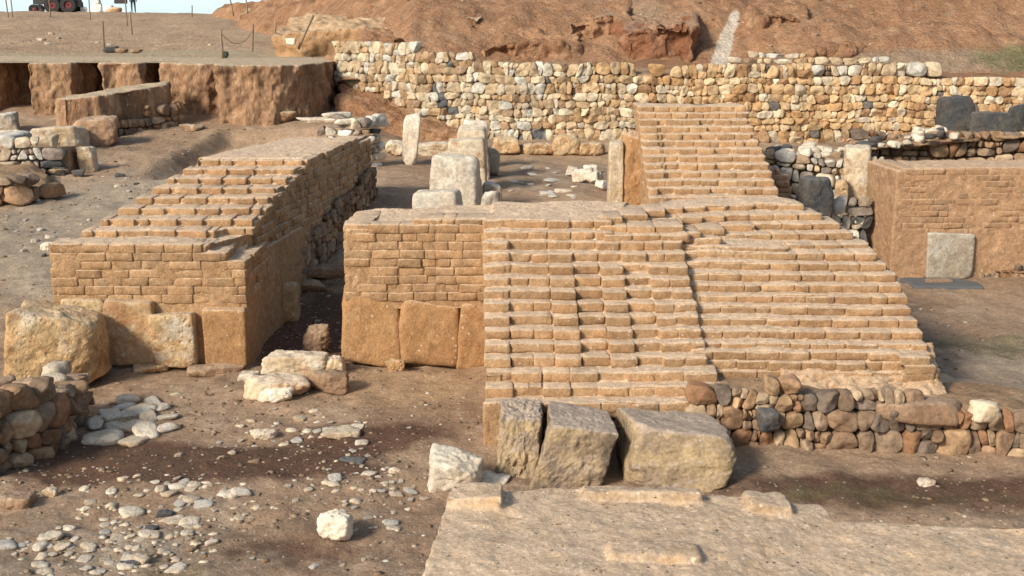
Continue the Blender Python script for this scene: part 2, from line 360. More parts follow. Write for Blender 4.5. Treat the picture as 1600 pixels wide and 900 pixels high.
def grid(name, xs, ys, zf, mat, attrs=None):
    nx, ny = xs.shape[1], xs.shape[0]; X = xs.ravel(); Y = ys.ravel(); Z = zf(X, Y)
    i = np.arange(nx*ny).reshape(ny, nx)
    Fc = np.stack([i[:-1, :-1], i[:-1, 1:], i[1:, 1:], i[1:, :-1]], -1).reshape(-1, 4)
    return mk(name, np.stack([X, Y, Z], 1), Fc, mat, attrs=attrs(X, Y) if attrs else None)
def blob(X, Y, cx, cy, rx, ry): return np.exp(-(((X-cx)/rx)**2+((Y-cy)/ry)**2))
# lower ground
nr, nc = 520, 470
yy = 4*(47/4)**(np.linspace(0, 1, nr)**.95); ss = np.linspace(-1, 1, nc)
YY = np.repeat(yy[:, None], nc, 1); XX = ss[None]*(6+.52*YY)
def ga(X, Y):
    dark_patch = blob(X, Y, -3.6, 13.6, 1.7, .75)+.8*blob(X, Y, -1.6, 14.6, 1.2, .7)+.85*blob(X, Y, 4.5, 12.8, 3.5, .6)+.6*blob(X, Y, -2.2, 11.3, 1.6, .7)+.9*blob(X, Y, -3, 19.5, 1.6, 2.5)+.6*blob(X, Y, -5.2, 14.0, 1, 1.2)  # soft-edged patches of darker ground colour
    dark_patch += .75*blob(X, Y, 8.5, 16.5, 2.5, .9)
    grey = blob(X, Y, -8.5, 26, 4, 7)+.6*blob(X, Y, -4, 11, 3, 2)+.7*blob(X, Y, 8, 16.5, 3, 4)+.5*blob(X, Y, 1, 30, 5, 5)
    green = .8*blob(X, Y, 7.5, 18.8, 2.2, 1.3)+.7*blob(X, Y, 4, 12.7, 3, .5)+.75*blob(X, Y, -3.2, 10.9, .6, .4)+.6*blob(X, Y, -.6, 11.8, .5, .4)+.6*blob(X, Y, -2.3, 12.5, .6, .4)
    warm = blob(X, Y, -1.4, 16.6, 1.6, 1.3)+.8*blob(X, Y, 1.5, 34, 6, 3)+.6*blob(X, Y, -8, 36, 4, 3)+.5*blob(X, Y, 9, 23, 3, 1)
    return {'dark_patch': dark_patch*1.15+.25*blob(X, Y, -4.5, 11.2, 1.2, .6)+.35*blob(X, Y, -1.8, 13.4, .9, .3), 'grey': grey, 'green': green, 'warm': warm}
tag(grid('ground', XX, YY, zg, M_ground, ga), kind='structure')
# upper plateau on the left
yy = np.concatenate([np.linspace(40.6, 60, 120), np.linspace(60.5, 110, 90), np.linspace(115, 200, 12)]); ss = np.linspace(-1, 1, 160)
YY = np.repeat(yy[:, None], 160, 1); XX = -32+ss[None]*26+0*YY
def pa(X, Y): return {'pale': 1.0*sm(54, 50, Y)+.3}
XX = np.where(YY < 50, np.minimum(XX, -6.6+0*XX), XX)
tag(grid('plateau', XX, YY, zplat, M_plateau, pa), kind='structure')
# hillside behind
yy = 41*(150/41)**np.linspace(0, 1, 330); nc = 420
YY = np.repeat(yy[:, None], nc, 1); XX = -19+np.linspace(0, 1, nc)[None]**1.0*(64)+0*YY
def ha(X, Y):
    Z = zhill(X, Y)
    px = 800+F*X/(Y*math.cos(TILT)-(Z-H)*math.sin(TILT))
    red = .55*blob(X, Z, 8.6, 4.6, 1.6, .8)+.8*blob(X, Z, -6.5, 4.4, 3, .8)+.7*blob(X, Z, 1.5, 4.1, 2, .5)+.45*blob(X, Z, 14, 4.8, 2, .7)
    grey = .7*blob(X, Z, 4.5, 5.2, 2.2, 1.0)+.8*blob(X, Z, 15, 3.6, 4, .35)+.3*(X > 10)
    white = 1.5*np.exp(-((X-(7.0+.62*(Z-3.4)))/np.clip(.32-.1*(Z-3.6), .16, .36))**2)*sm(5.5, 5.0, Z)
    green = .9*blob(X, Y, 17.5, 42.5, 3, 1.5)+.8*blob(X, Z, 6.8, 6.1, 1.5, .3)
    return {'red': red, 'grey': grey, 'white': white, 'green': green}
tag(grid('hillside', XX, YY, zhill, M_hill, ha), kind='structure')
gx = np.array([[-4000., 4000.], [-4000., 4000.]]); gy = np.array([[-500., -500.], [6000., 6000.]])
tag(grid('plain', gx, gy, lambda X, Y: X*0-1.2, M_plateau), kind='structure')
# ------------------------------------------------------------------ central ruin
cen = empty('stepped_gatehouse_wall', (1.2, 17, 0), 'big central mudbrick ruin whose stepped buttress drops to three leaning dark slabs', 'ruined wall')
B = MB(True)
# left wing front face
for k in range(9):
    zb = 1.03+k*.125
    x0 = -2.44+(.0 if k < 7 else .12+.22*(k-7)); 
    B.row((x0, 17.56), (-1.1, 17.54), zb, .128, .4, .4, gap=.042, jy=.02)
    B.row((-1.12, 17.54), (-.3, 17.53), zb+.002, .127, .4, .42, gap=.015, jy=.006, tilt=.004)
for k in range(9):   # hidden left return
    B.row((-2.42, 18.9), (-2.44, 17.6), 1.03+k*.125, .128, .4, .42)
B.prism([(-2.36, 17.74), (-.2, 17.72), (-.2, 18.8), (-2.36, 18.8)], -.3, 1.0)
B.prism([(-1.25, 17.546), (-.2, 17.538), (-.2, 18.8), (-1.25, 18.8)], .9, 2.1)
B.prism([(-2.40, 17.573), (-.2, 17.56), (-.2, 19.0), (-2.38, 19.0)], .9, [2.08, 2.13, 2.22, 2.14])
B.prism([(-1.3, 17.62), (.2, 17.62), (.2, 18.9), (-1.1, 18.9)], 1.5, [2.17, 2.2, 2.27, 2.24])
B.row((-1.42, 17.6), (-.3, 17.56), 2.13, .1, .6, .4)
# body
B.prism([(-.26, 14.35), (2.38, 14.35), (2.42, 19.2), (-.3, 19.0)], -.3, [.45, .45, 2.16, 2.2])
# buttress courses
edges = [-.34, .0, .56, .9, 1.25, 1.58, 1.92, 2.18, 2.46]
for k in range(15):
    zb = .42+.12*k; Yf = 14.2+.235*k; xr = 2.46+.14*max(0, 5-k)/5
    if k >= 13: xr = 1.42
    ee = [e+(k*-.005) for e in edges]
    if k in (0, 1, 2): ee = [-.33+.35*i for i in range(9)]; ee[-1] = xr
    for i in range(len(ee)-1):
        a, b = ee[i], ee[i+1]
        if a > xr-.1: continue
        b = min(b, xr+.02)
        if k >= 11: rec = .0 if i == 0 else (.07 if k < 13 else 0)+random.uniform(-.03, .05)
        elif 3 <= k <= 10: rec = (.05 if i == 1 else .09) if i in (1, 3, 5) else 0.0
        else: rec = 0
        rec += random.uniform(-.018, .018)+(.05 if random.random() < .08 else 0)
        if k in (3,) : rec += 0
        h = .122
        segs = [(a, b)]
        if i == 1 and k % 2: m = a+(b-a)*random.uniform(.45, .6); segs = [(a, m), (m, b)]
        for (p, q) in segs:
            B.brick(((p+q)/2, Yf+rec+.3, zb+h/2+random.uniform(-.002, .002)), (q-p-.006, .6, h-.001), random.uniform(-.008, .008)); B.hexa(((p+q)/2, Yf+rec+.33, zb+h/2), (q-p+.01, .6, h+.009), jit=.002)
    if k < 13: B.prism([(-.28, Yf+.05+(.11 if 3 <= k <= 12 else 0)), (xr-.06, Yf+.05+(.11 if 3 <= k <= 12 else 0)), (xr-.06, Yf+.9), (-.28, Yf+.9)], zb-.05, zb+.112)
for k in range(15): B.prism([(-.345, 14.2+.235*k+.015), (-.12, 14.2+.235*k+.015), (-.12, 17.8), (-.345+.0, 17.8)], -.25, .42+.12*k+.112)
# small fill of washed mud on one course
B.prism([(.3, 15.35), (2.2, 15.3), (2.2, 15.9), (.3, 15.9)], .7, [.92, .9, 1.1, 1.1])
B.prism([(.3, 16.75), (1.1, 16.8), (1.1, 17.3), (.3, 17.3)], 1.4, [1.72, 1.72, 1.9, 1.9])
# right wing: rough lower face, then seven stepped courses, then ragged upper courses
B.prism([(2.3, 15.0), (5.15, 14.98), (4.85, 19.0), (2.3, 19.1)], -.2, [.6, .6, 2.0, 2.05])
for k in range(5):
    x1 = 5.4-.03*k
    B.row((2.3, 14.72+.08*k+.05), (x1, 14.68+.08*k), .4+k*.108, .112, .6, .4, gap=.03, jy=.04, tilt=.03)
    B.row((x1-.05, 14.8), (x1-.1, 17.5), .4+k*.108, .112, .4, .42, jy=.03)
for k in range(9):
    zb = .9+k*.102; Y0 = 15.2+.235*k; x1 = 5.36-.012*k+random.uniform(-.05, .05)-(.1 if k == 0 else 0)-.06*max(0, k-6)
    B.row((2.2, Y0+.05), (x1, Y0-.02), zb, .108, .8, .44, gap=.036, jy=.016, tilt=.01)
    B.prism([(2.2, Y0+.11), (x1-.1, Y0+.05), (x1-.12, Y0+2), (2.2, Y0+2)], zb-.08, zb+.096)
    B.row((x1-.01, Y0+.15), (x1-.15, 18.6), zb, .106, .4, .42, jy=.02)
def raggy(pts, zb, h=.1):
    for (xa, ya), (xb, yb) in zip(pts[:-1], pts[1:]):
        n = max(1, round((xb-xa)/.4))
        for i in range(n):
            p = xa+(xb-xa)*i/n; q = xa+(xb-xa)*(i+1)/n; ym = ya+(yb-ya)*(i+.5)/n+random.uniform(-.03, .03)
            d = 19.0-ym
            B.brick(((p+q)/2, ym+.35, zb+h/2), (q-p-.005, .7, h), random.uniform(-.008, .008), .004); B.hexa(((p+q)/2, ym+.38, zb+h/2), (q-p+.01, .7, h+.009), jit=.002)
for pp_, z_ in (([(2.3, 17.35), (3.8, 17.35), (5.0, 17.65), (4.8, 19), (2.3, 19)], 1.872), ([(2.3, 17.45), (2.9, 17.45), (3.1, 17.9), (4.9, 18.05), (4.8, 19), (2.3, 19)], 1.972), ([(1.3, 17.4), (2.4, 17.4), (2.7, 17.8), (3.6, 18.3), (4.8, 18.4), (4.7, 19), (1.3, 19)], 2.062), ([(1.3, 17.6), (2.35, 17.6), (2.5, 18.3), (3.2, 18.6), (4.6, 18.7), (4.6, 19), (1.3, 19)], 2.152), ([(.9, 17.85), (1.6, 17.85), (2.0, 18.4), (2.6, 18.75), (4.4, 18.98), (.9, 19)], 2.242)): B.prism(pp_, 1.5, z_)
B.prism([(1.2, 17.35), (2.36, 17.2), (2.9, 17.4), (4.7, 17.6), (4.6, 18.9), (1.2, 18.9)], 1.2, [1.98, 1.94, 1.86, 1.86, 2.05, 2.1])
raggy([(2.2, 17.22), (3.9, 17.2), (3.95, 17.45), (5.15, 17.5)], 1.78, .1)
raggy([(2.2, 17.3), (2.95, 17.3), (3.0, 17.72), (4.2, 17.8), (5.02, 17.9)], 1.88, .1)
raggy([(1.3, 17.2), (2.5, 17.2), (2.7, 17.55), (3.1, 17.9), (3.6, 18.15), (4.9, 18.2)], 1.97, .1)
raggy([(1.25, 17.4), (2.45, 17.4), (2.5, 18.1), (3.2, 18.4), (4.7, 18.5)], 2.06, .1)
raggy([(1.3, 17.65), (1.6, 17.65), (2.0, 18.2), (2.6, 18.6), (3.3, 18.8), (4.5, 18.85)], 2.15, .1)
B.prism([(-.3, 17.72), (1.4, 17.72), (1.8, 18.95), (-.3, 18.95)], 1.8, [2.22, 2.23, 2.29, 2.29])
B.prism([(3.7, 14.42), (5.35, 14.3), (5.5, 15.2), (3.7, 15.4)], .1, [.46, .36, .56, .66])
# foundation core under the right wing
BB = B; B.build('brickwork', M_brick, voxel=.0165, smooth=1, disp=((1.0, .035, 3), (5, .010, 3), (26, .006, 3)), parent=cen, seed=2)
BB.build_bricks('bricks', M_brickc, cen, 2)
# mud covered orthostats of the left wing
for i, (xa, xb, zt, dy, sd) in enumerate(((-2.5, -1.66, 1.16, -.02, 5), (-1.68, -.78, 1.05, .0, 6), (-.79, -.2, .98, .03, 9))):
    rock('orthostat', ((xa+xb)/2, 17.78+dy, -.06), (xb-xa+.1, .56, zt+.1), M_brick2, 40+sd, parent=cen, boxy=.62, planes=7, p=14, rough=.03, rf=1.2, sub=5)
# ------------------------------------------------------------------ rubble facing
def clip(poly, nx, ny, c):
    out = []
    for i in range(len(poly)):
        p, q = poly[i], poly[(i+1) % len(poly)]; a = p[0]*nx+p[1]*ny-c; b = q[0]*nx+q[1]*ny-c
        if a <= 0: out.append(p)
        if a*b < 0: t = a/(a-b); out.append((p[0]+(q[0]-p[0])*t, p[1]+(q[1]-p[1])*t))
    return out
PAL_CREAM = [(.9, .68, .44), (1.0, .82, .58), (.78, .54, .32), (1.05, .92, .72), (.66, .44, .27), (.88, .68, .46), (1.0, .95, .84), (.55, .38, .25), (.25, .25, .27)]
PAL_BROWN = [(.6, .38, .23), (.52, .35, .23), (.68, .46, .28), (.46, .33, .23), (.56, .41, .29), (.8, .6, .4), (.5, .28, .16), (.36, .28, .22)]
PAL_MIX = [(.95, .82, .62), (1.05, .98, .85), (.5, .42, .36), (.75, .6, .45), (.2, .2, .2), (.85, .62, .4), (1.1, 1.05, .95)]
def course_polys(rs, L, zb, zt, cell, cellf, aniso):
    us = np.linspace(0, L, 60); lo = min(zb(u) for u in us); hi = max(zt(u) for u in us); v = lo; out = []; bd = []
    while v < hi+cell: bd.append((v, rs.uniform(0, 99))); v += cell*rs.choice([.5, .75, 1.0, 1.25], p=[.2, .35, .3, .15])
    def b(k, u): return bd[k][0]+(cell*.42*float(noise(np.array([[u/cell*.22, bd[k][1]*.02, 3.3]]), 5)[0])+cell*.16*float(noise(np.array([[u/cell*.9, bd[k][1], 8.1]]), 6)[0]) if k else 0)
    for k in range(len(bd)-1):
        h0 = bd[k+1][0]-bd[k][0]; u = -rs.uniform(0, cell)
        tl = 0
        while u < L:
            wd = max(.6*h0, cell)*rs.choice([.45, .7, 1.0, 1.4], p=[.24, .34, .28, .14])*aniso*.85; e = u+wd; tr = rs.uniform(-.22, .22)*h0; m = u+wd/2
            if 0 <= m <= L and b(k, m)+h0*.35 < zt(m) and b(k+1, m) > zb(m):
                q = [(u+tl, b(k, u)), (e+tr, b(k, e)), (e-tr, b(k+1, e)), (u-tl, b(k+1, u))]
                def cut(q, f0, f1):   # sub-quad between fractions of the height
                    g = lambda a, c, t: (a[0]+(c[0]-a[0])*t, a[1]+(c[1]-a[1])*t)
                    return [g(q[0], q[3], f0), g(q[1], q[2], f0), g(q[1], q[2], f1), g(q[0], q[3], f1)]
                r = rs.random_sample()
                qs = [q] if r < .68 or h0 < cell*.8 else [cut(q, 0, .5+rs.uniform(-.12, .12))]
                if len(qs) == 1 and qs[0] is not q:
                    f = (qs[0][3][1]-q[0][1])/max(q[3][1]-q[0][1], 1e-3); top = cut(q, f, 1); t = rs.uniform(.35, .65)
                    g = lambda a, c: (a[0]+(c[0]-a[0])*t, a[1]+(c[1]-a[1])*t); mb, mt = g(top[0], top[1]), g(top[3], top[2]); qs += [[top[0], mb, mt, top[3]], [mb, top[1], top[2], mt]]
                for p in qs:
                    # knock the corners off unevenly
                    P8 = []
                    for i in range(4):
                        a, c, d = p[i-1], p[i], p[(i+1) % 4]; f = rs.uniform(.04, .34); g2 = rs.uniform(.04, .34)
                        P8 += [(c[0]+(a[0]-c[0])*f, c[1]+(a[1]-c[1])*f), (c[0]+(d[0]-c[0])*g2, c[1]+(d[1]-c[1])*g2)]
                    out.append((sum(a[0] for a in P8)/8, sum(a[1] for a in P8)/8, cell, P8))
            u = e; tl = tr
    return out
def facing(name, path, zb, zt, mat, parent, pal, wts, cell, seed, depth=.22, gap=.02, aniso=1.3, cellf=None, colf=None, extra=0, rough=.02, coursed=True):
    """fitted rubble stones on a wall face. path: polyline (x,y), left to right seen from outside; zb, zt: functions of u"""
    rs = np.random.RandomState(seed); pts = [Vector((*p, 0)) for p in path]; L = [0]
    for a, b in zip(pts[:-1], pts[1:]): L.append(L[-1]+(b-a).length)
    def P(u):
        u = min(max(u, 0), L[-1]-1e-6)
        for i in range(len(L)-1):
            if u < L[i+1]: break
        d = (pts[i+1]-pts[i]).normalized(); return pts[i]+d*(u-L[i]), Vector((d.y, -d.x, 0)), d
    S = []; zb0 = zb(0); hmax = max(zt(u)-zb(u) for u in np.linspace(0, L[-1], 40))
    for _ in range(0 if coursed else int(L[-1]*hmax/(cell*cell*.5)*20)):
        u = rs.uniform(0, L[-1]); v0, v1 = zb(u), zt(u)-cell*.35
        if v1 < v0: continue
        v = rs.uniform(v0, v1); ch = cell*.9
        if rs.random_sample() < .8: v = max(v0, min(v1, zb0+round((v-zb0)/ch)*ch+rs.uniform(-.1, .1)*ch+.09*math.sin(u*.9)))
        c = (cellf(u, v) if cellf else cell)*rs.choice([.5, .7, .95, 1.25, 1.6], p=[.3, .24, .22, .14, .1])
        ok = True
        for (a, b, e) in S:
            if abs(a-u) < 3*cell and ((a-u)/aniso)**2+(b-v)**2 < (.43*(c+e))**2*.95: ok = False; break
        if ok: S.append((u, v, c))
    polys = None
    if coursed: polys = course_polys(rs, L[-1], zb, zt, cell, cellf, aniso); S = [(p[0], p[1], p[2]) for p in polys]
    A = np.array(S); Vs = []; Fs = []; Cs = []; n0 = 0; K = 20
    rings = [(1.0, -.55), (1.0, .25), (.965, .66), (.88, .88), (.62, .98), (.32, 1.0)]
    for idx, (u, v, c) in enumerate(S):
        r = c*.82; poly = [(-r*aniso, -r), (r*aniso, -r), (r*aniso, r), (-r*aniso, r)]
        poly = clip(poly, .7, .7, r*1.05); poly = clip(poly, -.7, .7, r*1.05); poly = clip(poly, .7, -.7, r*1.05); poly = clip(poly, -.7, -.7, r*1.05)
        d = A[:, :2]-np.array([u, v]); dd = (d[:, 0]/aniso)**2+d[:, 1]**2
        for j in ([] if coursed else np.argsort(dd)[1:14]):
            du, dw = d[j]; g = np.array([du/aniso**2, dw]); k = c/(c+A[j, 2])
            poly = clip(poly, g[0], g[1], k*dd[j])
            if len(poly) < 3: break
        if coursed: poly = [(a-u, b-v) for a, b in polys[idx][3]]
        if len(poly) < 3: continue
        # shrink and round
        cx = sum(p[0] for p in poly)/len(poly); cy = sum(p[1] for p in poly)/len(poly)
        per = []
        for i in range(len(poly)):
            p, q = poly[i], poly[(i+1) % len(poly)]; per.append(math.hypot(q[0]-p[0], q[1]-p[1]))
        T = sum(per)
        if T < .12: continue
        op = []; i = 0; acc = 0
        for k in range(K):
            t = T*k/K
            while acc+per[i] < t: acc += per[i]; i += 1
            f = (t-acc)/max(per[i], 1e-6); p, q = poly[i], poly[(i+1) % len(poly)]; op.append([p[0]+(q[0]-p[0])*f, p[1]+(q[1]-p[1])*f])
        op = np.array(op)
        for _ in range(1 if rs.random_sample() < .35 else 0): op = .5*op+.25*np.roll(op, 1, 0)+.25*np.roll(op, -1, 0)
        ctr = np.array([cx, cy]); rad = np.linalg.norm(op-ctr, axis=1); mr = rad.mean()
        op = ctr+(op-ctr)*(1+.03-gap/mr*1.0)
        dep = depth*rs.uniform(.5, 1.0)*min(1, .35+mr/(.4*cell)*.5); off = rs.uniform(-.03, .045); tx, ty = rs.uniform(-.2, .2, 2)
        base, nrm, tg = P(u); col = np.array(pal[rs.choice(len(pal), p=wts)])*rs.uniform(.8, 1.15)
        if colf is not None: col = col*np.array(colf(u, v))
        fp = [(math.cos(g)*sl_, math.sin(g)*sl_, rs.uniform(.55, 1.0)) for g, sl_ in zip(rs.uniform(0, 6.28, 4), rs.uniform(.5, 1.5, 4))]
        L3 = []
        for (rr, dd_) in rings:
            for q in op:
                w_ = ctr+(q-ctr)*rr; e_ = (w_-ctr)/mr; h = off+dep*(min([dd_]+[f[2]+f[0]*e_[0]*.4+f[1]*e_[1]*.4 for f in fp]) if dd_ > 0 else dd_)
                L3.append((u+w_[0], v+w_[1], h))
        L3.append((u+cx, v+cy, off+dep*min([1.0]+[f[2] for f in fp]))); L3 = np.array(L3)
        q3 = L3/cell*2.2+idx*7.7; nn = fbm(q3, 3, seed)*rough/.02*.018*(.4+mr/cell)
        L3[:, 2] += nn; L3[:, :2] += (L3[:, :2]-np.array([u+cx, v+cy]))*(noise(q3*1.3, seed+3)*.09)[:, None]
        W = []
        for (a, b, h) in L3:
            e = base+tg*(a-u)+nrm*h; W.append((e.x, e.y, b))
        Vs += W; Cs += [col]*len(W)
        for m in range(len(rings)-1):
            for k in range(K):
                k2 = (k+1) % K; Fs.append((n0+m*K+k, n0+m*K+k2, n0+(m+1)*K+k2, n0+(m+1)*K+k))
        e = n0+len(rings)*K
        for k in range(K): Fs.append((n0+(len(rings)-1)*K+k, n0+(len(rings)-1)*K+(k+1) % K, e, e))
        n0 += len(W)
    Fs = [f if f[2] != f[3] else f[:3] for f in Fs]
    return mk(name, np.array(Vs), Fs, mat, parent, col=np.array(Cs))
def W(pal, d={}): 
    w_ = np.ones(len(pal)); 
    for k, v in d.items(): w_[k] = v
    return w_/w_.sum()
interp = lambda xs, ys: (lambda u: float(np.interp(u, xs, ys)))
# foundation of the central ruin
o = facing('foundation_rubble', [(2.2, 14.22), (5.2, 14.1), (6.9, 13.75), (9.5, 13.6)], lambda u: -.05, interp([0, 1.2, 2.6, 3.2, 4.6, 7.4], [.8, .74, .62, .42, .5, .36]), M_rub, cen, PAL_BROWN, W(PAL_BROWN), .23, 5, depth=.22, gap=.004, rough=.03)
o['label'] = 'brown rubble stone foundation with packed small stones'
B = MB(); B.prism([(2.3, 14.36), (5.2, 14.24), (7.0, 13.9), (9.6, 13.75), (9.6, 14.5), (5.8, 15.4), (2.3, 15.0)], -.3, [.7, .45, .3, .2, .25, .45, .7])
B.build('foundation_core', M_mortar, .04, 2, ((2, .04, 3),), parent=cen)
rock('foundation_boulder', (4.85, 14.14, .33), (1.05, .42, .3), M_brown, 77, rz=-.04, parent=cen, boxy=.5, p=9, rough=.04, sub=4)['label'] = 'long brown boulder set in the rubble foundation'
rock('foundation_boulder', (5.6, 13.98, .38), (.34, .3, .26), M_lime, 78, rz=.3, parent=cen, boxy=.3, rough=.05, sub=4)
rock('foundation_boulder', (3.05, 14.02, .26), (.27, .22, .25), M_bas, 79, rz=.3, parent=cen, boxy=.2, rough=.05, sub=4)['label'] = 'small black basalt lump in the rubble foundation'
# dirt fan on its right
B = MB(); B.prism([(5.2, 14.3), (7.2, 14.0), (8.2, 15.2), (6.4, 17.2), (5.0, 16.8)], -.4, [.52, .25, .02, .0, .5])
tag(B.build('soil_heap', M_brickR, .05, 6, ((1.5, .05, 3), (8, .015, 2))), 'sloping heap of bare soil against the right end of the stepped brick ruin', 'soil heap')
B = MB(); B.prism([(3.3, 14.62), (4.3, 14.45), (5.38, 14.5), (5.42, 15.4), (3.4, 15.6)], .2, [.62, .55, .42, .98, 1.06])
B.prism([(4.2, 14.32), (5.1, 14.3), (5.2, 14.8), (4.2, 14.8)], .2, [.5, .42, .6, .66])
B.build('mud_slump', M_brick2, .02, 6, ((1.5, .06, 3), (5, .035, 4), (18, .008, 3)), parent=cen, seed=44)['label'] = 'crumbling mud face slumped over the lowest courses at right'
# ------------------------------------------------------------------ basalt slabs leaning on the buttress
def block8(name, cs, mat, seed, sub=7, rough=.02, rf=2.0, boxy=.9, p=24, planes=9):
    """worn block spanned between eight corners: bottom four then top four, each front-left, front-right, back-right, back-left"""
    V, Fc = rockV((2, 2, 2), seed, sub=sub, boxy=boxy, planes=planes, p=p, rough=rough*1.25, rf=3.2); V = V*1.02
    c = [Vector(q) for q in cs]; o0 = (c[0]+c[1]+c[2]+c[3])/4; c = np.array([(q-o0)[:] for q in c])
    u, v, t = (V[:, 0:1]+1)/2, (V[:, 1:2]+1)/2, (V[:, 2:3]+1)/2
    lo = c[0]*(1-u)*(1-v)+c[1]*u*(1-v)+c[2]*u*v+c[3]*(1-u)*v; hi = c[4]*(1-u)*(1-v)+c[5]*u*(1-v)+c[6]*u*v+c[7]*(1-u)*v
    o = mk(name, lo*(1-t)+hi*t, Fc, mat); o.location = o0; return o
def dn(v, z=-.1): return Vector((v.x, v.y, z))
def slab(f0, f1, b1, b0, t0, t1, s1, s0, seed, lab, **k):
    """photo-derived corners: (px, py, Y) for the four top corners and the two front bottom ones"""
    A, Bq = dn(at(*f0)), dn(at(*f1)); T = [at(*q) for q in (t0, t1, s1, s0)]
    return tag(block8('leaning_slab', [A, Bq, dn(T[2])+Vector((0, .25, 0)), dn(T[3])+Vector((0, .25, 0))]+T, M_basL, seed, **k), lab, 'stone slab')
slab((772, 758, 13.15), (836, 758, 13.15), 0, 0, (777, 652, 13.45), (850, 656, 13.45), (856, 620, 14.1), (782, 619, 14.1), 301, 'narrowest lichened slab, leftmost of the three leaning before the buttress', rough=.035)
slab((822, 768, 12.85), (944, 770, 12.85), 0, 0, (862, 658, 13.05), (972, 672, 13.05), (955, 633, 13.95), (855, 622, 14.05), 317, 'squarish lichened basalt slab, middle of the three leaning before the buttress', rough=.022)
slab((964, 772, 12.75), (1138, 780, 12.7), 0, 0, (990, 668, 13.0), (1162, 694, 12.9), (1108, 646, 13.9), (950, 630, 14.0), 323, 'widest lichened basalt slab at the right end of the three before the buttress', rough=.018)
# ------------------------------------------------------------------ left ruin
lw = empty('stepped_ramp_wall', (-5, 20, 0), 'left mudbrick ruin with stepped courses climbing away and a dark shaded long side', 'ruined wall')
B = MB(True)
XL = lambda Y: float(np.interp(Y, [17.6, 22, 27], [-6.72, -5.42, -4.75])); XR = lambda Y: float(np.interp(Y, [17.6, 18.3, 19.6, 22.5, 27], [-3.92, -4.0, -3.9, -3.5, -3.08]))
B.prism([(-6.69, 17.63), (-4.0, 17.635), (-4.05, 18.9), (-6.5, 18.9)], -.3, [1.72, 1.5, 1.7, 1.75])
for k in range(7):
    zb = .98+k*.125; xr = -3.88 if k < 5 else (-4.15 if k == 5 else -4.5)
    B.row((-6.72, 17.62), (xr, 17.62), zb, .126, .5, .42, gap=.036, jy=.015)
    if k < 6: B.row((xr, 17.62), (xr+.02, 19.2), zb, .13, .4, .42, jy=.015)
B.prism([(-4.35, 17.66), (-3.9, 17.66), (-3.92, 19.4), (-4.4, 19.4)], -.3, [1.5, 1.44, 1.5, 1.55])
B.prism([(-4.6, 17.68), (-4.18, 17.68), (-4.2, 18.9), (-4.6, 18.9)], 1.2, [1.68, 1.6, 1.68, 1.72])
nst = 9
for k in range(nst):
    Y0 = 17.75+.47*k+(.0 if k else -.1); z1 = 1.84+.098*k
    B.prism([(XL(Y0)+.05, Y0+.195), (XR(Y0)-.45*(k < 2)-.05, Y0+.195), (XR(Y0+1)-.03, Y0+1.2), (XL(Y0+1)+.02, Y0+1.2)], z1-.3, z1-.018)
    if k:
        B.row((XL(Y0), Y0+.14), (XR(Y0)-.45*(k < 2), Y0+.14), z1-.125, .115, .5, .42, gap=.075, jy=.02, wj=.15)
    B.row((XL(Y0), Y0), (XR(Y0)-.5*(k < 2), Y0), z1-.235 if k else z1-.12, .11 if k else .12, .6, .42, gap=.025, jy=.02)
# long body
B.prism([(-5.9, 19.2), (-4.05, 19.2), (-3.62, 22.2), (-5.55, 22.2)], -.2, [1.9, 1.9, 2.6, 2.6])
B.prism([(-5.58, 21.9), (-3.7, 21.9), (-3.2, 26.9), (-4.8, 26.95)], -.2, [2.64, 2.64, 2.5, 2.5])
for k in range(12):   # shaded long side, brick above rough rubble
    zb = 2.62-.128*(k+1)
    pts = [(XR(y), y) for y in (18.9, 19.4, 19.9, 20.3, 20.8, 21.3, 21.7, 22.2, 23.4, 24.6, 25.8, 27)]
    for a, b in zip(pts[:-1], pts[1:]):
        lim = np.interp(a[1], [18, 21.9, 27], [1.8, 2.66, 2.56])
        if zb+.1 < lim: B.row(a, b, zb, .126, .4, .42, gap=.035, jy=.022, tilt=.02)
for k in range(5):  # ragged crest
    y0 = 22.3+k*.95
    B.hexa((XR(y0)-.32, y0+.45, 2.54+.02*(k % 2)-.02*k), (.5, .8+.2*(k % 2), .14), -.1, tilt=.02)
B.prism([(-4.6, 19), (-3.93, 18.9), (-3.55, 22.2), (-4.4, 22.2)], -.3, 1.5)
B.prism([(-4.4, 21.9), (-3.58, 21.9), (-3.15, 26.9), (-4.2, 26.9)], -.3, 1.7)
BB = B; B.build('brickwork', M_brick, voxel=.018, smooth=1, disp=((1.3, .025, 2), (6, .009, 2), (24, .006, 2)), parent=lw, seed=12)
BB.build_bricks('bricks', M_brickc, lw, 12)
rock('orthostat', (-5.62, 17.62, .03), (.8, .34, 1.1), M_stain, 401, parent=lw, boxy=.93, p=22, rough=.018, sub=5)['label'] = 'tall facing stone with a dark rust streak down its left side'
rock('orthostat', (-4.94, 17.58, .05), (.74, .34, .86), M_ochre, 402, parent=lw, boxy=.95, p=24, rough=.015, sub=5)['label'] = 'squarish ochre facing stone with a whitish lower half'
rock('orthostat', (-4.2, 17.64, .0), (.7, .42, 1.0), M_brick2, 403, parent=lw, boxy=.92, p=20, rough=.02, sub=5)['label'] = 'mud coated facing stone at the corner'
rock('orthostat', (-3.78, 20.2, .05), (.42, .5, .72), M_stain, 404, parent=lw, boxy=.8, rough=.04, sub=4)
rock('orthostat', (-6.3, 17.68, .75), (.7, .35, .36), M_ochre, 405, parent=lw, boxy=.6, rough=.05, sub=4)
o = facing('rubble_footing', [(-3.86, 20.6), (-3.42, 22.5), (-3.0, 27)], interp([0, 2, 6.5], [.1, .6, 1.1]), interp([0, 2, 6.5], [.95, 1.5, 1.85]), M_rub, lw, PAL_BROWN, W(PAL_BROWN), .17, 15, depth=.09, gap=.0)
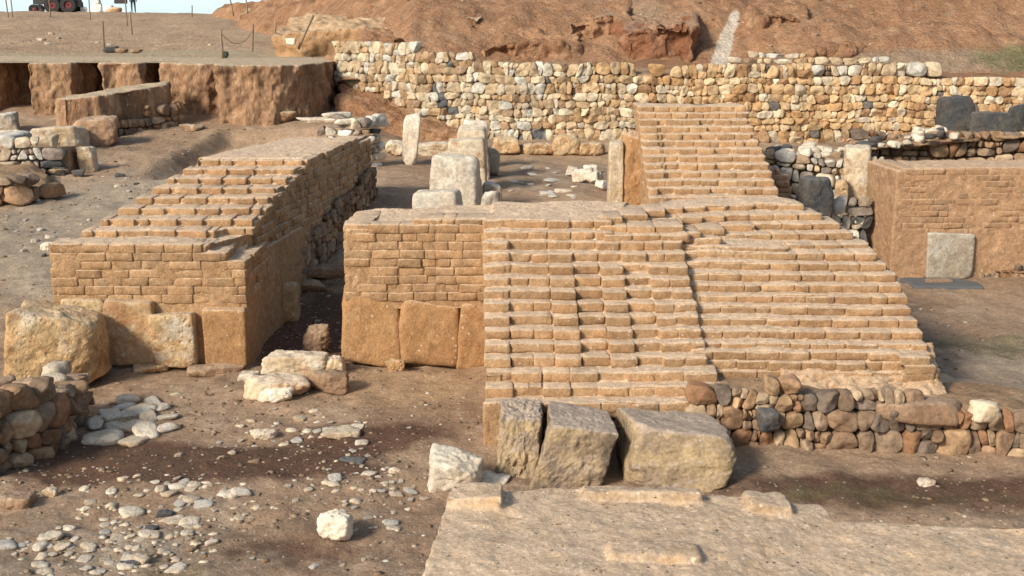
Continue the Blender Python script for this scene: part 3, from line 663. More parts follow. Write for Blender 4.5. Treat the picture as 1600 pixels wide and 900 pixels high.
# boulder in front
tag(rock('boulder', (-6.38, 16.95, -.1), (1.42, 1.0, 1.22), M_ochre, 512, rz=.1, tilt=(.02, .06), boxy=.3, planes=10, p=14, rough=.06, rf=1.5, sub=6), 'huge rough ochre boulder leaning at the front left corner of the left ruin', 'boulder')
# ------------------------------------------------------------------ second stepped tower behind
tw = empty('stepped_buttress', (3.8, 24, 0), 'tall narrow flight of stepped mudbrick courses behind the central ruin', 'ruined wall')
B = MB(True)
for k in range(16):
    f = k/15; zb = 1.36+.117*k; Y0 = 21.6+.295*k; xl = 2.5+.14*f; xr = 4.98-.1*f
    rz = (lambda m, i: .1 if i % 2 else 0) if k % 2 else None
    B.row((xl, Y0), (xr, Y0), zb, .125, .7, .34, gap=.035, jy=.012, setb=(lambda m, i, kk=k: (.08 if (i % 3 == 1 and 2 < kk < 14 and random.random() < .8) else 0)), start=.0, wj=.06)
    B.row((xl, Y0+1.2), (xl, Y0+.04), zb, .125, .4, .42, jy=.01); B.row((xr, Y0+.04), (xr, Y0+1.0), zb, .125, .4, .42, jy=.01)
    B.prism([(xl+.03, Y0+.14), (xr-.03, Y0+.14), (xr-.03, Y0+1), (xl+.03, Y0+1)], zb-.1, zb+.112)
B.prism([(2.56, 21.9), (4.92, 21.9), (4.8, 27.0), (2.68, 27.0)], .2, [1.4, 1.4, 3.1, 3.1])
B.prism([(2.55, 21.8), (4.9, 21.8), (4.9, 24), (2.55, 24)], -.2, 1.4)
B.build('brickwork', M_brick, voxel=.023, smooth=2, disp=((1.3, .02, 2), (6, .012, 2), (20, .006, 2)), parent=tw, seed=22); B.build_bricks('bricks', M_brickc, tw, 22)
B = MB(True)
for k in range(9):
    B.row((4.9, 25.2), (5.75-.05*max(0, k-5)**1.5, 25.2), .9+.125*k, .13, .4, .4, gap=.03, jy=.02)
B.prism([(4.8, 25.26), (5.68, 25.26), (5.6, 26.4), (4.8, 26.4)], .2, [2.0, 1.9, 1.95, 2.0])
B.build('side_wall', M_brickR, voxel=.025, smooth=2, parent=tw, seed=23); B.build_bricks('side_bricks', M_brickRc, tw, 23)
# upright stones flanking it
pj = empty('door_jamb', (2.3, 25.5, 1.1), 'tall pale upright jamb stone with crumbling brown mud pier at its right', 'standing stone')
rock('stone', (2.14, 25.4, .95), (.34, .55, 1.72), M_lime, 612, parent=pj, boxy=.9, p=18, rough=.03, sub=5)
rock('mud_pier', (2.5, 25.5, .95), (.5, .6, 1.88), M_brick2, 613, parent=pj, boxy=.8, p=12, rough=.07, rf=2.2, sub=5)
# ------------------------------------------------------------------ right wall
rw = empty('long_mudbrick_wall', (9, 24, 0), 'low long reddish mudbrick wall at the right edge with a pale slab at its foot', 'ruined wall')
B = MB(True)
for k in range(18):
    zb = .05+.118*k
    if k > 6: B.row((7.5+.01*k, 24.0), (13.0, 24.0-.0), zb, .12, .4, .42, gap=.026, jy=.016, tilt=.012)
    B.row((7.35+.008*k, 25.6), (7.5+.01*k, 24.05), zb, .122, .4, .42, gap=.025, jy=.012)
B.prism([(7.52, 24.018), (13, 24.018), (13, 25.4), (7.4, 25.6)], -.3, [2.12, 2.14, 2.16, 2.14])
B.prism([(7.5, 24.0), (8.2, 24.0), (8.2, 24.2), (7.5, 24.2)], -.2, 1.0)
B.prism([(9.05, 24.0), (13, 24.0), (13, 24.3), (9.05, 24.3)], -.1, [1.0, 1.0, 1.0, 1.0])
B.prism([(7.9, 24.05), (13, 24.0), (13, 25.3), (7.9, 25.3)], 1.9, [2.18, 2.24, 2.24, 2.2])
BB = B; B.build('brickwork', M_brickR, voxel=.021, smooth=1, disp=((1.2, .02, 3), (6, .012, 2), (20, .006, 2)), parent=rw, seed=32)
BB.build_bricks('bricks', M_brickRc, rw, 32, var=.14)
rock('slab', (8.6, 23.98, .0), (1.0, .2, 1.04), M_grey, 703, parent=rw, boxy=.99, p=44, rough=.015, sub=5)['label'] = 'square pale grey facing slab let into the wall foot'
o = facing('rubble_footing', [(9.25, 23.98), (13, 23.98)], lambda u: .0, interp([0, .6, 1.2, 3.7], [.1, .22, .34, .3]), M_rub, rw, PAL_BROWN, W(PAL_BROWN), .16, 17, depth=.1)
# grey drain slab
dr = empty('drain_slab', (8.6, 22.9, .02), 'flat blue grey basalt slab with a sunken rim lying before the right wall', 'stone slab')
dr.location = hit(1470, 445, zg); p = dr.location
B = MB(); B.prism([(p.x-.62, p.y-.35), (p.x+.68, p.y-.42), (p.x+.72, p.y+.05), (p.x+.3, p.y+.45), (p.x-.68, p.y+.42)], p.z-.1, p.z+.05)
B.build('slab', plain('blue_grey_basalt', (.12, .125, .13), .9), .02, 2, ((4, .01, 2),), parent=dr)
rock('rusty_inset', (p.x, p.y+.05, p.z+.045), (.55, .34, .045), M_brown, 711, parent=dr, boxy=.6, rough=.1)
# ------------------------------------------------------------------ back rubble wall
bw = empty('long_rubble_wall', (5, 38, 1.3), 'long high fieldstone retaining wall running right across behind the ruins', 'stone wall')
path = [(-5.9, 42.0), (-3.0, 39.6), (0, 38.6), (9, 38.1), (12, 37.7), (20, 36.8)]
def pxu(px, py, Y): return at(px, py, Y)
import bisect
pu = [0]
for a, b in zip(path[:-1], path[1:]): pu.append(pu[-1]+math.hypot(b[0]-a[0], b[1]-a[1]))
zt_pts = [(-5.9, 4.05), (-4.4, 4.1), (-1.3, 3.95), (-1.1, 3.72), (.8, 3.66), (2.6, 3.5), (5.2, 3.42), (7, 3.48), (9.0, 3.35), (12, 3.3), (20, 3.1)]
xs_ = [p[0] for p in zt_pts]; zs_ = [p[1] for p in zt_pts]
def xu(u): return float(np.interp(u, pu, [p[0] for p in path]))
ztf = lambda u: float(np.interp(xu(u), xs_, zs_))+.05*math.sin(u*2.1)
zbf = lambda u: float(np.interp(xu(u), [-5.9, -4.5, -3, -1, 1], [3.0, 2.9, 2.2, 1.5, 1.25]))
def bcol(u, v):
    x = xu(u)
    if x < 4: return (.95, .97, .98) if x < 1 else (1.0, .98, .94)
    return (1.06, .97, .84)
facing('stones', path, zbf, ztf, M_rub, bw, PAL_CREAM, W(PAL_CREAM, {8: .16, 6: .9, 4: .5, 7: .4}), .31, 8, depth=.24, gap=.0, aniso=1.2, rough=.05, colf=bcol,
       cellf=None)
B = MB()
core = [(x, y+.03) for x, y in path]; back = [(x+.0, y+1.0) for x, y in path][::-1]
B.prism(core+back, -.3, [float(np.interp(p[0], xs_, zs_))-.2 for p in core]+[float(np.interp(p[0], xs_, zs_))-.28 for p in back])
B.build('core', M_mortar, .08, 3, ((1, .05, 3),), parent=bw)
# upper tier of bigger cream blocks set back on it
ut = empty('upper_stone_tier', (9, 38.8, 3.4), 'short upper row of big cream blocks set back along the rubble wall top', 'stone wall')
facing('stones', [(6.6, 39.0), (13.2, 38.7)], lambda u: 3.25, interp([0, .8, 2, 3, 5, 6.6], [3.62, 3.95, 4.02, 3.85, 3.75, 3.45]), M_rub, ut, PAL_CREAM, W(PAL_CREAM, {8: .05, 7: .3, 4: .4}), .4, 19, depth=.35, gap=.02, aniso=1.3, rough=.04)
B = MB(); B.prism([(6.6, 39.15), (13.4, 38.85), (13.4, 41.8), (6.6, 42)], 2.6, [3.5, 3.35, 3.35, 3.5]); B.build('core', M_mortar, .09, 3, ((1, .05, 3),), parent=ut)
B = MB(); B.prism([(-6.4, 42.9), (-3, 40.5), (0, 39.5), (9, 39), (12, 38.5), (22, 37.6), (22, 46), (-6.4, 46)], 1.5, [3.75, 3.75, 3.5, 3.2, 3.15, 3.0, 3.3, 3.6])
tag(B.build('terrace', M_hill, .12, 4, ((.6, .12, 3),)), kind='structure')
# low row of footing stones in front of it
for i, (a, b, y, s) in enumerate(((604, 640, 232, 1), (645, 715, 232, 2), (770, 812, 233, 3), (812, 866, 233, 4), (866, 905, 234, 5), (905, 944, 234, 6))):
    p = at((a+b)/2, 240, 34.6); wd = (b-a)/F*35.2
    tag(rock('footing_block', (p.x, 34.6, zgs(p.x, 34.6)-.05), (wd*1.04, .5, .3+.05*s*(s % 2)+.08), M_stain if i > 1 else M_lime, 720+s, rz=random.uniform(-.08, .08), boxy=.45, planes=10, rough=.08, sub=5),
        ['short pale kerb block just left of the standing stone', 'brown kerb block right behind the standing stone', 'first brown kerb block right of the pale upright row', 'second kerb block along the foot of the rubble wall', 'reddish kerb block third along the wall foot', 'last kerb block beside the tall jamb stone'][i], 'kerb block', 'low kerb blocks before the rubble wall')
# ------------------------------------------------------------------ pale orthostats row
for i, (pa_, pb_, py, Y, s, lab) in enumerate(((641, 727, 297, 23.0, 1, 'pale flat topped block nearest the central ruin in the upright row'), (664, 752, 251, 25.0, 2, 'second broad grey upright in the receding row'), (691, 762, 216, 27.4, 3, 'third rounded pale upright in the receding row'),
        (708, 764, 205, 29.3, 4, 'fourth upright in the receding row, half hidden'), (721, 762, 191, 31.2, 5, 'farthest bright narrow upright in the receding row'))):
    a, b = at(pa_, py, Y), at(pb_, py, Y); z0 = zgs(a.x, Y)-.1
    tag(rock('upright_block', ((a.x+b.x)/2, Y+.3, z0), (b.x-a.x, .62, a.z-z0+.04), M_limeW if i in (0, 4) else (M_palegrey if i == 1 else M_lime), 730+s, rz=random.uniform(-.2, .2), tilt=(random.uniform(-.04, .04), random.uniform(-.05, .05)), boxy=.85, p=14, planes=8, rough=.03, rf=1.6, sub=5, taper=.1), lab, 'stone block', 'pale upright blocks behind the central ruin')
for i, (px, py, wd, h) in enumerate(((765, 262, .4, .5), (768, 290, .45, .55), (750, 318, .4, .35), (770, 235, .35, .5))):
    Y = 24.5+i*1.2 if i != 3 else 30; a = at(px, py, Y)
    tag(rock('tumbled_stone', (a.x, Y, zgs(a.x, Y)-.05), (wd, .4, max(.25, min(.75, a.z-zgs(a.x, Y)+h*.2))), M_grey, 750+i, boxy=.3, rough=.07), ['grey stone right of the second upright', 'broken stone by the right foot of the uprights', 'low stone right of the nearest upright', 'small stone beside the farthest uprights'][i], 'stone')
a = hit(643, 257, zg)
ss = empty('standing_stone', a, 'slim leaning cream standing stone on a low ledge at the back', 'standing stone')
rock('stone', (a.x, a.y, a.z-.06), (.43, .34, 1.42), M_limeW, 765, parent=ss, tilt=(0, .1), boxy=.7, p=14, rough=.04, sub=5, taper=-.15)
# cluster of white rubble on the floor behind
for i, (px, py, d) in enumerate(((905, 285, .42), (930, 287, .4), (922, 272, .34), (895, 275, .3), (940, 296, .3))):
    a = hit(px, py, zg)
    tag(rock('rubble_stone', a, (d, d*.8, d*.7), M_limeW, 770+i, rz=i, boxy=.2, rough=.08), ['large white rubble stone at the left of the small heap', 'white rubble stone at the right of the heap', 'white stone on top of the small heap', 'small white stone at the upper left of the heap', 'lowest white stone beside the tall jamb'][i], 'stone', 'heap of white rubble by the tall jamb')
# ------------------------------------------------------------------ left background: cliff, banks and blocks
B = MB()
edge = [(-34, 40.2), (-18, 40.0), (-17.4, 40.3), (-15.5, 40.0), (-11.2, 39.6), (-8.0, 38.9), (-6.6, 39.3), (-6.1, 40.6)]
rs = random.Random(4)
prof = [(-34, 40.6), (-20, 40.7), (-17.0, 40.4), (-16.6, 42.2), (-15.7, 42.0), (-15.5, 40.1), (-14.2, 40.0), (-13.9, 42.4), (-13.4, 42.4), (-13.2, 40.2), (-11.9, 40.1), (-11.9, 42.4), (-11.1, 42.4), (-11.1, 39.7), (-9.2, 39.5), (-8.9, 38.4), (-7.4, 38.3), (-6.5, 39.0), (-6.0, 40.5), (-5.9, 44.5)]
pr2 = []
for (a, b), (c, d) in zip(prof[:-1], prof[1:]):
    n = max(1, int(math.hypot(c-a, d-b)/.45)) if a > -21 else 1
    pr2 += [(a+(c-a)*i/n+rs.uniform(-.1, .1), b+(d-b)*i/n+rs.uniform(-.16, .16)) for i in range(n)]
B.prism(pr2+[prof[-1], (-34, 50)], .6, [3.62]*(len(pr2)+2))
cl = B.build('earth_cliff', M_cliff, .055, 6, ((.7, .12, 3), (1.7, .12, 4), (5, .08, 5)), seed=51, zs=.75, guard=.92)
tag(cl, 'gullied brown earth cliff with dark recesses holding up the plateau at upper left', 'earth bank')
B = MB(); B.prism([(-13.3, 36.2), (-12.8, 35.6), (-11.9, 35.8), (-10.5, 37.9), (-10.7, 39.0), (-12.1, 38.8)], .8, [2.75, 2.75, 2.85, 3.05, 3.1, 2.95])
tag(B.build('earth_bank', M_cliff, .05, 4, ((.9, .12, 3), (3, .07, 3), (9, .025, 2)), seed=61, zs=.6, guard=.7), 'flat topped block of brown earth standing before the cliff', 'earth bank')
eb = facing('stone_footing', [(-12.1, 35.5), (-10.1, 38.3)], lambda u: 1.25+.1*u, lambda u: 2.05+.1*u, M_rub, None, PAL_BROWN, W(PAL_BROWN), .3, 62, depth=.28)
tag(eb, 'tilted brown rubble stones along the foot of the earth block', 'stone footing')
for i, (px, py, Y, d, m, lab) in enumerate(((92, 222, 34.2, (1.7, .9, .75), M_lime, 'long cream boulder below the earth block at upper left'), (150, 212, 35.0, (1.3, .8, .85), M_brown, 'rounded brown block right behind the long cream boulder'),
        (18, 212, 34.6, (.85, .7, .62), M_lime, 'round cream boulder left of the long one'), (8, 190, 37, (.9, .7, .6), M_grey, 'grey boulder at the left picture edge below the cliff'),
        (137, 258, 31.6, (.5, .45, .78), M_lime, 'short upright cream stone ending the left low wall'))):
    p = at(px, py, Y); tag(rock('boulder', (p.x, p.y, zgs(p.x, p.y)-.08), d, m, 800+i, rz=random.uniform(-.2, .2), boxy=.5, p=10, rough=.05, sub=5), lab, 'boulder')
lo = empty('low_stone_wall', (-12.5, 31, 1), 'low stone wall with flat mud capping at the left picture edge', 'stone wall')
B = MB(); B.prism([(-15.5, 31.2), (-12.6, 31.1), (-12.6, 32.4), (-15.5, 32.6)], .6, 2.1); B.build('mud_capping', M_grey, .05, 4, ((1, .06, 3), (6, .02, 2)), parent=lo)
facing('stones', [(-16, 30.9), (-12.4, 30.8), (-11.2, 31.1)], lambda u: 1.0, interp([0, 3, 3.6, 4.8], [1.85, 1.85, 2.05, 1.95]), M_rub, lo, PAL_MIX, W(PAL_MIX, {4: .3}), .36, 65, depth=.3)
B = MB(); B.prism([(-16, 31.0), (-12.3, 30.95), (-11.2, 31.25), (-11.2, 31.9), (-16, 32)], .6, 1.85); B.build('core', M_mortar, .06, 3, ((1, .05, 3),), parent=lo)
lo2 = empty('stone_heap', (-11.8, 28.5, 1), 'heap of mixed brown and grey stones below the low wall at left', 'stone heap')
facing('stones', [(-13.5, 27.6), (-11.3, 27.7), (-10.7, 28.5)], lambda u: .75, interp([0, 2, 3.2], [1.75, 1.6, 1.25]), M_rub, lo2, PAL_BROWN, W(PAL_BROWN), .4, 66, depth=.4, gap=.02)
B = MB(); B.prism([(-13.6, 27.75), (-11.2, 27.85), (-10.8, 28.6), (-11.5, 30.6), (-13.6, 30.6)], .5, [1.55, 1.4, 1.1, 1.4, 1.6]); B.build('core', M_mortar, .06, 3, ((1.5, .1, 3),), parent=lo2)
cp = empty('capping_heap', (-4.0, 31.5, 1.9), 'small pier topped with flat pale slabs behind the end of the left ruin', 'stone heap')
facing('stones', [(-5.0, 31.6), (-3.8, 31.4), (-3.4, 31.9)], lambda u: 1.2, lambda u: 2.45, M_rub, cp, PAL_MIX, W(PAL_MIX, {4: .2}), .28, 72, depth=.25)
for i, (x, y, z, dx) in enumerate(((-4.9, 31.6, 2.42, 1.2), (-4.1, 31.5, 2.4, .8), (-4.5, 31.9, 2.52, .7))):
    rock('flat_slab', (x, y, z), (dx, .5, .14), M_limeW, 850+i, parent=cp, boxy=.5, rough=.08, rz=i*.3)
# bank at the near-left end of the big wall
B = MB(); B.prism([(-5.6, 40.4), (-4.2, 39.0), (-2.2, 38.2), (-.8, 38.2), (-1, 39.5), (-4, 41), (-5.8, 42)], .8, [2.5, 2.1, 1.6, 1.3, 1.6, 2.6, 3.1])
tag(B.build('soil_bank', M_hill, .07, 6, ((.8, .16, 3), (3, .08, 3), (9, .03, 2)), seed=81), 'dark brown soil slope piled against the left end of the rubble wall', 'soil bank')
for i, (pa_, pb_, y0, y1, Y, lab) in enumerate(((755, 905, 60, 106, 42.9, 'crumbling orange earth bank just above the rubble wall, left of the white streak'), (980, 1092, 34, 108, 43.1, 'dark red eroded earth face beside the white streak'), (1235, 1345, 72, 112, 42.9, 'low shaded earth lump above the upper tier of cream blocks'), (880, 985, 22, 70, 44.6, 'rough earth ledge upslope between the orange bank and the red face'), (1180, 1270, 18, 56, 44.6, 'small reddish ledge high on the slope right of the white streak'), (560, 650, 58, 92, 43.0, 'brown earth ledge just above the left part of the rubble wall'))):
    a, b, c = at(pa_, y0, Y), at(pb_, y0, Y), at(pa_, y1, Y); B = MB(); n = 9
    pts = [(a.x+(b.x-a.x)*k/n, Y+random.uniform(-.3, .3)) for k in range(n+1)]
    B.prism(pts+[(b.x+.2, Y+3.5), (a.x-.4, Y+4)], c.z-1, [a.z-.9*(abs(k/n-.6))**1.5+random.uniform(-.08, .08) for k in range(n+1)]+[a.z+.5, a.z+.3])
    tag(B.build('earth_bank', [M_hill, earth('red_bank_earth', (.3, .15, .085), (.22, .1, .055), (.36, .21, .13), dust=(.38, .26, .18), dust_amt=.7, bump=.9, bdist=.08, grain=10, med=1.2), M_hill, M_hill, M_hill, M_hill][i], .07, 3, ((.6, .25, 3), (2.4, .14, 3), (8, .05, 2)), seed=190+i), lab, 'earth bank')
# eroded orange banks further up, left of the hill
for i, (pa_, pb_, y0, y1, Y, lab) in enumerate(((425, 720, 40, 88, 46.8, 'long low orange earth bank with flat pale top behind the fence posts'), (655, 752, 18, 70, 45.5, 'rounded knob of red earth on the hill flank above the wall'), (372, 470, 15, 40, 72, 'far cut earth bank with a dark shaded corner on the skyline'))):
    a, b = at(pa_, y0, Y), at(pb_, y0, Y); c = at(pa_, y1, Y); B = MB()
    n = 7; pts = [(a.x+(b.x-a.x)*k/n, Y+random.uniform(-.5, .4)) for k in range(n+1)]
    B.prism(pts+[(b.x+.5, Y+6), (a.x-.3, Y+7)], c.z-1.0, [a.z-.3*abs(k/n-.35)*(1 if i else 1.6)+random.uniform(-.1, .05) for k in range(n+1)]+[a.z+.2, a.z+.35])
    tag(B.build('earth_bank', M_cliff if i != 0 else earth('orange_bank_earth', (.4, .25, .135), (.3, .175, .09), (.45, .32, .19), dust=(.5, .37, .24), dust_amt=.6, bump=.8, grain=10, med=1.0), .09, 4, ((.5, .25, 3), (2, .15, 3), (7, .03, 2)), seed=90+i, zs=1.6), lab, 'earth bank')
# ------------------------------------------------------------------ right background rubble and basalt
for i, (px, py, Y, d, m, lab) in enumerate(((1490, 224, 30.5, (1.0, .85, 1.15), M_bas, 'tall rounded black basalt boulder on the rubble, leftmost of three'), (1550, 228, 30.3, (1.35, .8, .85), M_bas, 'broad flat topped basalt boulder between two others'), (1604, 224, 30.1, (.95, .8, .95), M_bas, 'dark basalt boulder cut by the right picture edge'),
        (1467, 243, 29.3, (1.0, .6, .5), M_bas, 'low brownish basalt boulder under the tall rounded one'), (1280, 282, 27.6, (.8, .6, .72), M_bas, 'squat basalt block in the rubble left of the right wall'), (1337, 312, 26.6, (.62, .6, 1.2), M_lime, 'cream squared pillar stone beside the right wall corner'),
        (1270, 350, 24.6, (.62, .6, 1.0), M_bas, 'black upright basalt block behind the right shoulder of the central ruin'), (1314, 318, 26.2, (.3, .3, .5), M_ochre, 'small orange stone wedged beside the squat basalt block'))):
    p = at(px, py, Y); tag(rock('boulder', (p.x, p.y, p.z), d, m, 860+i, rz=random.uniform(-.3, .3), boxy=(.1, .6, .2, .3, .6, .9, .6, .4)[i], p=12, rough=.04, sub=5), lab, 'boulder')
rb = empty('rubble_terrace', (9, 28, 1), 'tumbled white and dark rubble bank left of and behind the right mudbrick wall', 'stone heap')
facing('stones', [(5.6, 27.3), (7.9, 26.4)], lambda u: .6, lambda u: 2.15, M_rub, rb, PAL_MIX, W(PAL_MIX, {4: .7}), .3, 91, depth=.3)
facing('stones', [(7.7, 28.6), (14.5, 28.3)], lambda u: 1.4, lambda u: 2.42+.03*u, M_rub, rb, PAL_BROWN, W(PAL_BROWN), .3, 92, depth=.3)
B = MB(); B.prism([(5.5, 27.5), (7.8, 26.6), (7.9, 28.7), (15, 28.5), (15, 33), (9, 32.5), (5.6, 29.5)], -.3, [2.0, 2.0, 2.3, 2.6, 2.2, 1.9, 1.9]); B.build('core', M_mortar, .07, 3, ((1.2, .1, 3), (5, .03, 2)), parent=rb)
lowr = facing('low_footing', [(5.5, 25.4), (7.3, 25.0)], lambda u: .1, lambda u: 1.25, M_rub, None, PAL_MIX, W(PAL_MIX, {2: 1.6, 4: .9}), .34, 93, depth=.3)
tag(lowr, 'low footing of mixed grey and red stones between the tower and right wall', 'stone footing')
# loose small white stones over that bank
K_ = 0
protos = {}
def proto(mat, i, flat=.6):
    key = (mat.name, i, flat)
    if key not in protos:
        V, Fc = rockV((1, .85, flat), 1000+i*7+int(flat*10), sub=3, boxy=.25, planes=8, p=10, rough=.07)
        o = mk('loose_stone', V, Fc, mat); C.objects.unlink(o); protos[key] = o
    return protos[key]
def stone(x, y, z, size, mat, lab, cat='stone', group=None, flat=.6, name='loose_stone', rz=None, sx=1):
    o = proto(mat, random.randrange(6), flat).copy(); o.name = name; C.objects.link(o)
    o.location = (x, y, z); o.rotation_euler = (random.uniform(-.15, .15), random.uniform(-.15, .15), random.uniform(0, 6.28) if rz is None else rz); o.scale = (size*sx, size*random.uniform(.8, 1.1), size*random.uniform(.8, 1.1))
    tag(o, lab, cat, group); return o
for i in range(75):
    t = random.random(); x = 5.7+t*4.6; y = 27.2+random.uniform(-.2, 1.6)+(1.0*t); z = 2.12+.28*max(0, (x-7.3)/2.5)+random.uniform(-.03, .1)
    if x < 7.9: y = 27.6-.39*(x-5.6)+random.uniform(-.25, 1.0); z = 2.08+random.uniform(-.02, .12)
    stone(x, y, z, random.uniform(.14, .38), M_limeW if random.random() < .8 else M_bas, 'pale stone in the white rubble strewn on top of the right rubble bank', 'stone', 'white rubble on the right bank', name='rubble_stone')
for i in range(26):
    t = random.random(); x = 6.6+t*8; stone(x, 39.0+random.uniform(0, .8), float(np.interp(x, xs_, zs_))-.12, random.uniform(.15, .3), M_lime, 'small cream stone lying along the top of the long rubble wall', 'stone', 'stones on the rubble wall top', name='wall_top_stone')
# ------------------------------------------------------------------ foreground wall top
fg = empty('near_wall_top', (1.8, 8, 0), 'broad trampled top of a nearest mudbrick wall along the bottom right', 'ruined wall')
B = MB()
E = [at(700, 762, 9.0), at(890, 757, 9.05), at(1150, 775, 8.9), at(1310, 800, 8.75), at(1700, 815, 8.6)]
pts = [(-.78, 5.0), (5.5, 5.0), (5.5, 8.65), (3.95, 8.7), (2.45, 8.75), (2.4, 8.95), (1.65, 9.0), (.4, 9.1), (-.5, 9.0)]
B.prism(pts, -.3, [1.42, 1.38, 1.3, 1.34, 1.37, 1.42, 1.46, 1.5, 1.5])
for (x, y, z, wx, wy, h, rz) in ((-.27, 8.86, 1.495, .42, .34, .1, -.1), (1.0, 8.94, 1.475, .9, .2, .06, -.05), (1.95, 8.85, 1.44, .3, .3, .08, 0), (.98, 7.95, 1.435, .6, .24, .1, .02)):
    B.hexa((x, y, z-h/2+.02), (wx, wy, h+.1), rz, jit=.02, tilt=.02)
B.build('brickwork', M_top, .02, 3, ((.8, .03, 3), (4, .012, 3), (20, .0045, 3)), parent=fg, seed=101)
for k in range(11): pass
# ------------------------------------------------------------------ named stones on the lower floor
named = [
 (458, 592, (1.0, .5, .36), M_lime, .8, 'largest cream block lying before the dark passage'), (425, 626, (.92, .5, .26), M_lime, .5, 'flat cream slab in front of the largest block'), (430, 632, (.55, .3, .2), M_limeW, .3, 'pale chipped stone lying against the flat cream slab'),
 (523, 588, (.26, .3, .3), M_lime, .4, 'small upright cream stone right of the largest block'), (388, 597, (.3, .25, .16), M_limeW, .3, 'small white stone left of the largest block'), (512, 618, (.62, .4, .3), M_brown, .4, 'brown rounded stone right of the flat cream slab'),
 (492, 556, (.4, .35, .46), M_brown, .2, 'dark upright brown stone in the shaded passage'), (618, 580, (.28, .25, .2), M_ochre, .3, 'small orange stone at the foot of the left wing'), (232, 586, (.55, .35, .12), M_ochre, .5, 'flat ochre stone at the foot of the left ruin'),
 (330, 590, (.9, .4, .16), M_brown, .5, 'flat reddish stone at the foot of the left ruin'), (713, 775, (.62, .45, .4), M_limeW, .45, 'rough white block beside the near wall corner'), (755, 760, (.6, .35, .12), M_limeW, .4, 'thin white slab behind the near wall corner'),
 (520, 852, (.36, .3, .3), M_limeW, .3, 'lumpy cream stone standing alone at lower centre left'), (410, 690, (.3, .22, .12), M_limeW, .4, 'bright white flat stone in the middle of the lower floor'), (535, 685, (.45, .35, .12), M_lime, .5, 'broad cream flat stone left of the buttress'),
 (75, 778, (.16, .14, .12), M_lime, .3, 'small orange brown stone on bare soil at lower left'), (548, 724, (.34, .22, .06), M_bas, .6, 'thin dark slate blue slab lying among white pebbles'), (255, 808, (.2, .15, .08), M_bas, .4, 'dark stone among white pebbles at lower left'),
 (15, 800, (.4, .3, .16), M_brown, .4, 'brown stone at the lower left picture edge'), (200, 887, (.22, .15, .06), M_bas, .4, 'dark flat stone near the bottom edge at left'), (235, 832, (.14, .12, .08), M_bas, .4, 'small dark pebble below the other dark stone'),
 (610, 490, (.1, .1, .1), M_brown, .4, None), (70, 393, (.26, .22, .2), M_limeW, .3, 'single white stone on the grey slope left of the left ruin'), (86, 276, (.5, .35, .25), M_bas, .4, 'dark stone below the low wall at left'), (120, 278, (.3, .25, .2), M_bas, .4, 'small dark stone beside the path at left'),
 (1450, 762, (.2, .16, .1), M_limeW, .3, 'lone white pebble on the dark soil at lower right'), (470, 460, (.7, .4, .2), M_brown, .4, 'flat fallen slab in the passage beside the left ruin'), (512, 440, (1.0, .4, .22), M_brown, .4, 'long fallen stone deep in the passage'), (105, 262, (.4, .3, .3), M_grey, .4, 'rounded grey stone against the low wall'),
 (1500, 628, (.45, .2, .05), M_limeW, .4, 'thin white chalky patch stone on the soil at right'), (205, 578, (.35, .2, .12), M_lime, .4, None)]
for i, (px, py, d, m, bx, lab) in enumerate(named):
    if not lab: continue
    p = hit(px, py, zg); tag(rock('loose_stone', (p.x, p.y+d[1]/2, zgs(p.x, p.y+d[1]/2)-.04), d, m, 900+i, rz=random.uniform(-.25, .25), boxy=bx*.75, planes=12, p=14, rough=.075, sub=5), lab, 'stone')
# paving patch
pav = [(200, 627, .48), (238, 633, .4), (172, 650, .45), (215, 647, .5), (232, 657, .42), (262, 655, .3), (150, 666, .34), (180, 672, .38), (208, 668, .42), (256, 672, .34), (228, 678, .5), (162, 688, .58), (215, 692, .5), (250, 640, .3), (190, 640, .3)]
for i, (px, py, s) in enumerate(pav):
    p = hit(px, py, zg); stone(p.x, p.y, p.z+.02, s*.8, M_limeW if i % 4 else M_lime, ['pale paving stone in the patch by the small rubble wall'][0], 'paving stone', 'pale paving patch at left', flat=.3, name='paving_stone', sx=1.25)
# stones scattered over the lower floor
def scatter(n, regs, smin, smax, lab, grp, mats, flat=.3, zf=zg):
    for i in range(n):
        cx, cy, rx, ry = random.choice(regs); a = random.uniform(0, 6.28); r = math.sqrt(random.random())
        p = hit(cx+rx*r*math.cos(a), cy+ry*r*math.sin(a), zf)
        s = smin+(smax-smin)*random.random()**2.2
        stone(p.x, p.y, p.z+.005, s, random.choice(mats), lab, 'stone', grp, flat=flat)
scatter(105, [(250, 790, 110, 45), (210, 850, 150, 45), (120, 860, 120, 40), (300, 770, 90, 25)], .06, .26, 'pale stone among the white pebbly scatter at the lower left of the floor', 'pale stones scattered at lower left', [M_limeW, M_limeW, M_lime, M_grey], .28)
scatter(50, [(560, 745, 60, 25), (600, 790, 70, 40), (470, 665, 80, 30), (600, 690, 60, 40)], .06, .24, 'pale stone in the loose scatter left of the buttress foot', 'pale stones left of the buttress', [M_limeW, M_lime, M_grey], .28)
scatter(30, [(420, 740, 120, 60), (420, 860, 180, 35), (330, 700, 120, 20)], .05, .15, 'small pale stone on bare soil in the middle of the lower floor', 'small stones on the middle floor', [M_lime, M_grey, M_brown], .4)
scatter(18, [(60, 300, 50, 25), (220, 300, 60, 30), (50, 370, 40, 40)], .1, .28, 'stone lying on the grey slope left of the left ruin', 'stones on the left slope', [M_grey, M_limeW, M_bas], .5)
scatter(20, [(860, 300, 70, 12), (840, 275, 50, 15)], .15, .5, 'pale flat stone on the floor behind the central ruin', 'flat stones behind the central ruin', [M_limeW, M_grey], .25)
scatter(12, [(1530, 610, 25, 12), (1570, 640, 30, 12)], .08, .25, 'thin white stone on the soil slope at the right picture edge', 'white stones at the right edge', [M_limeW], .25)
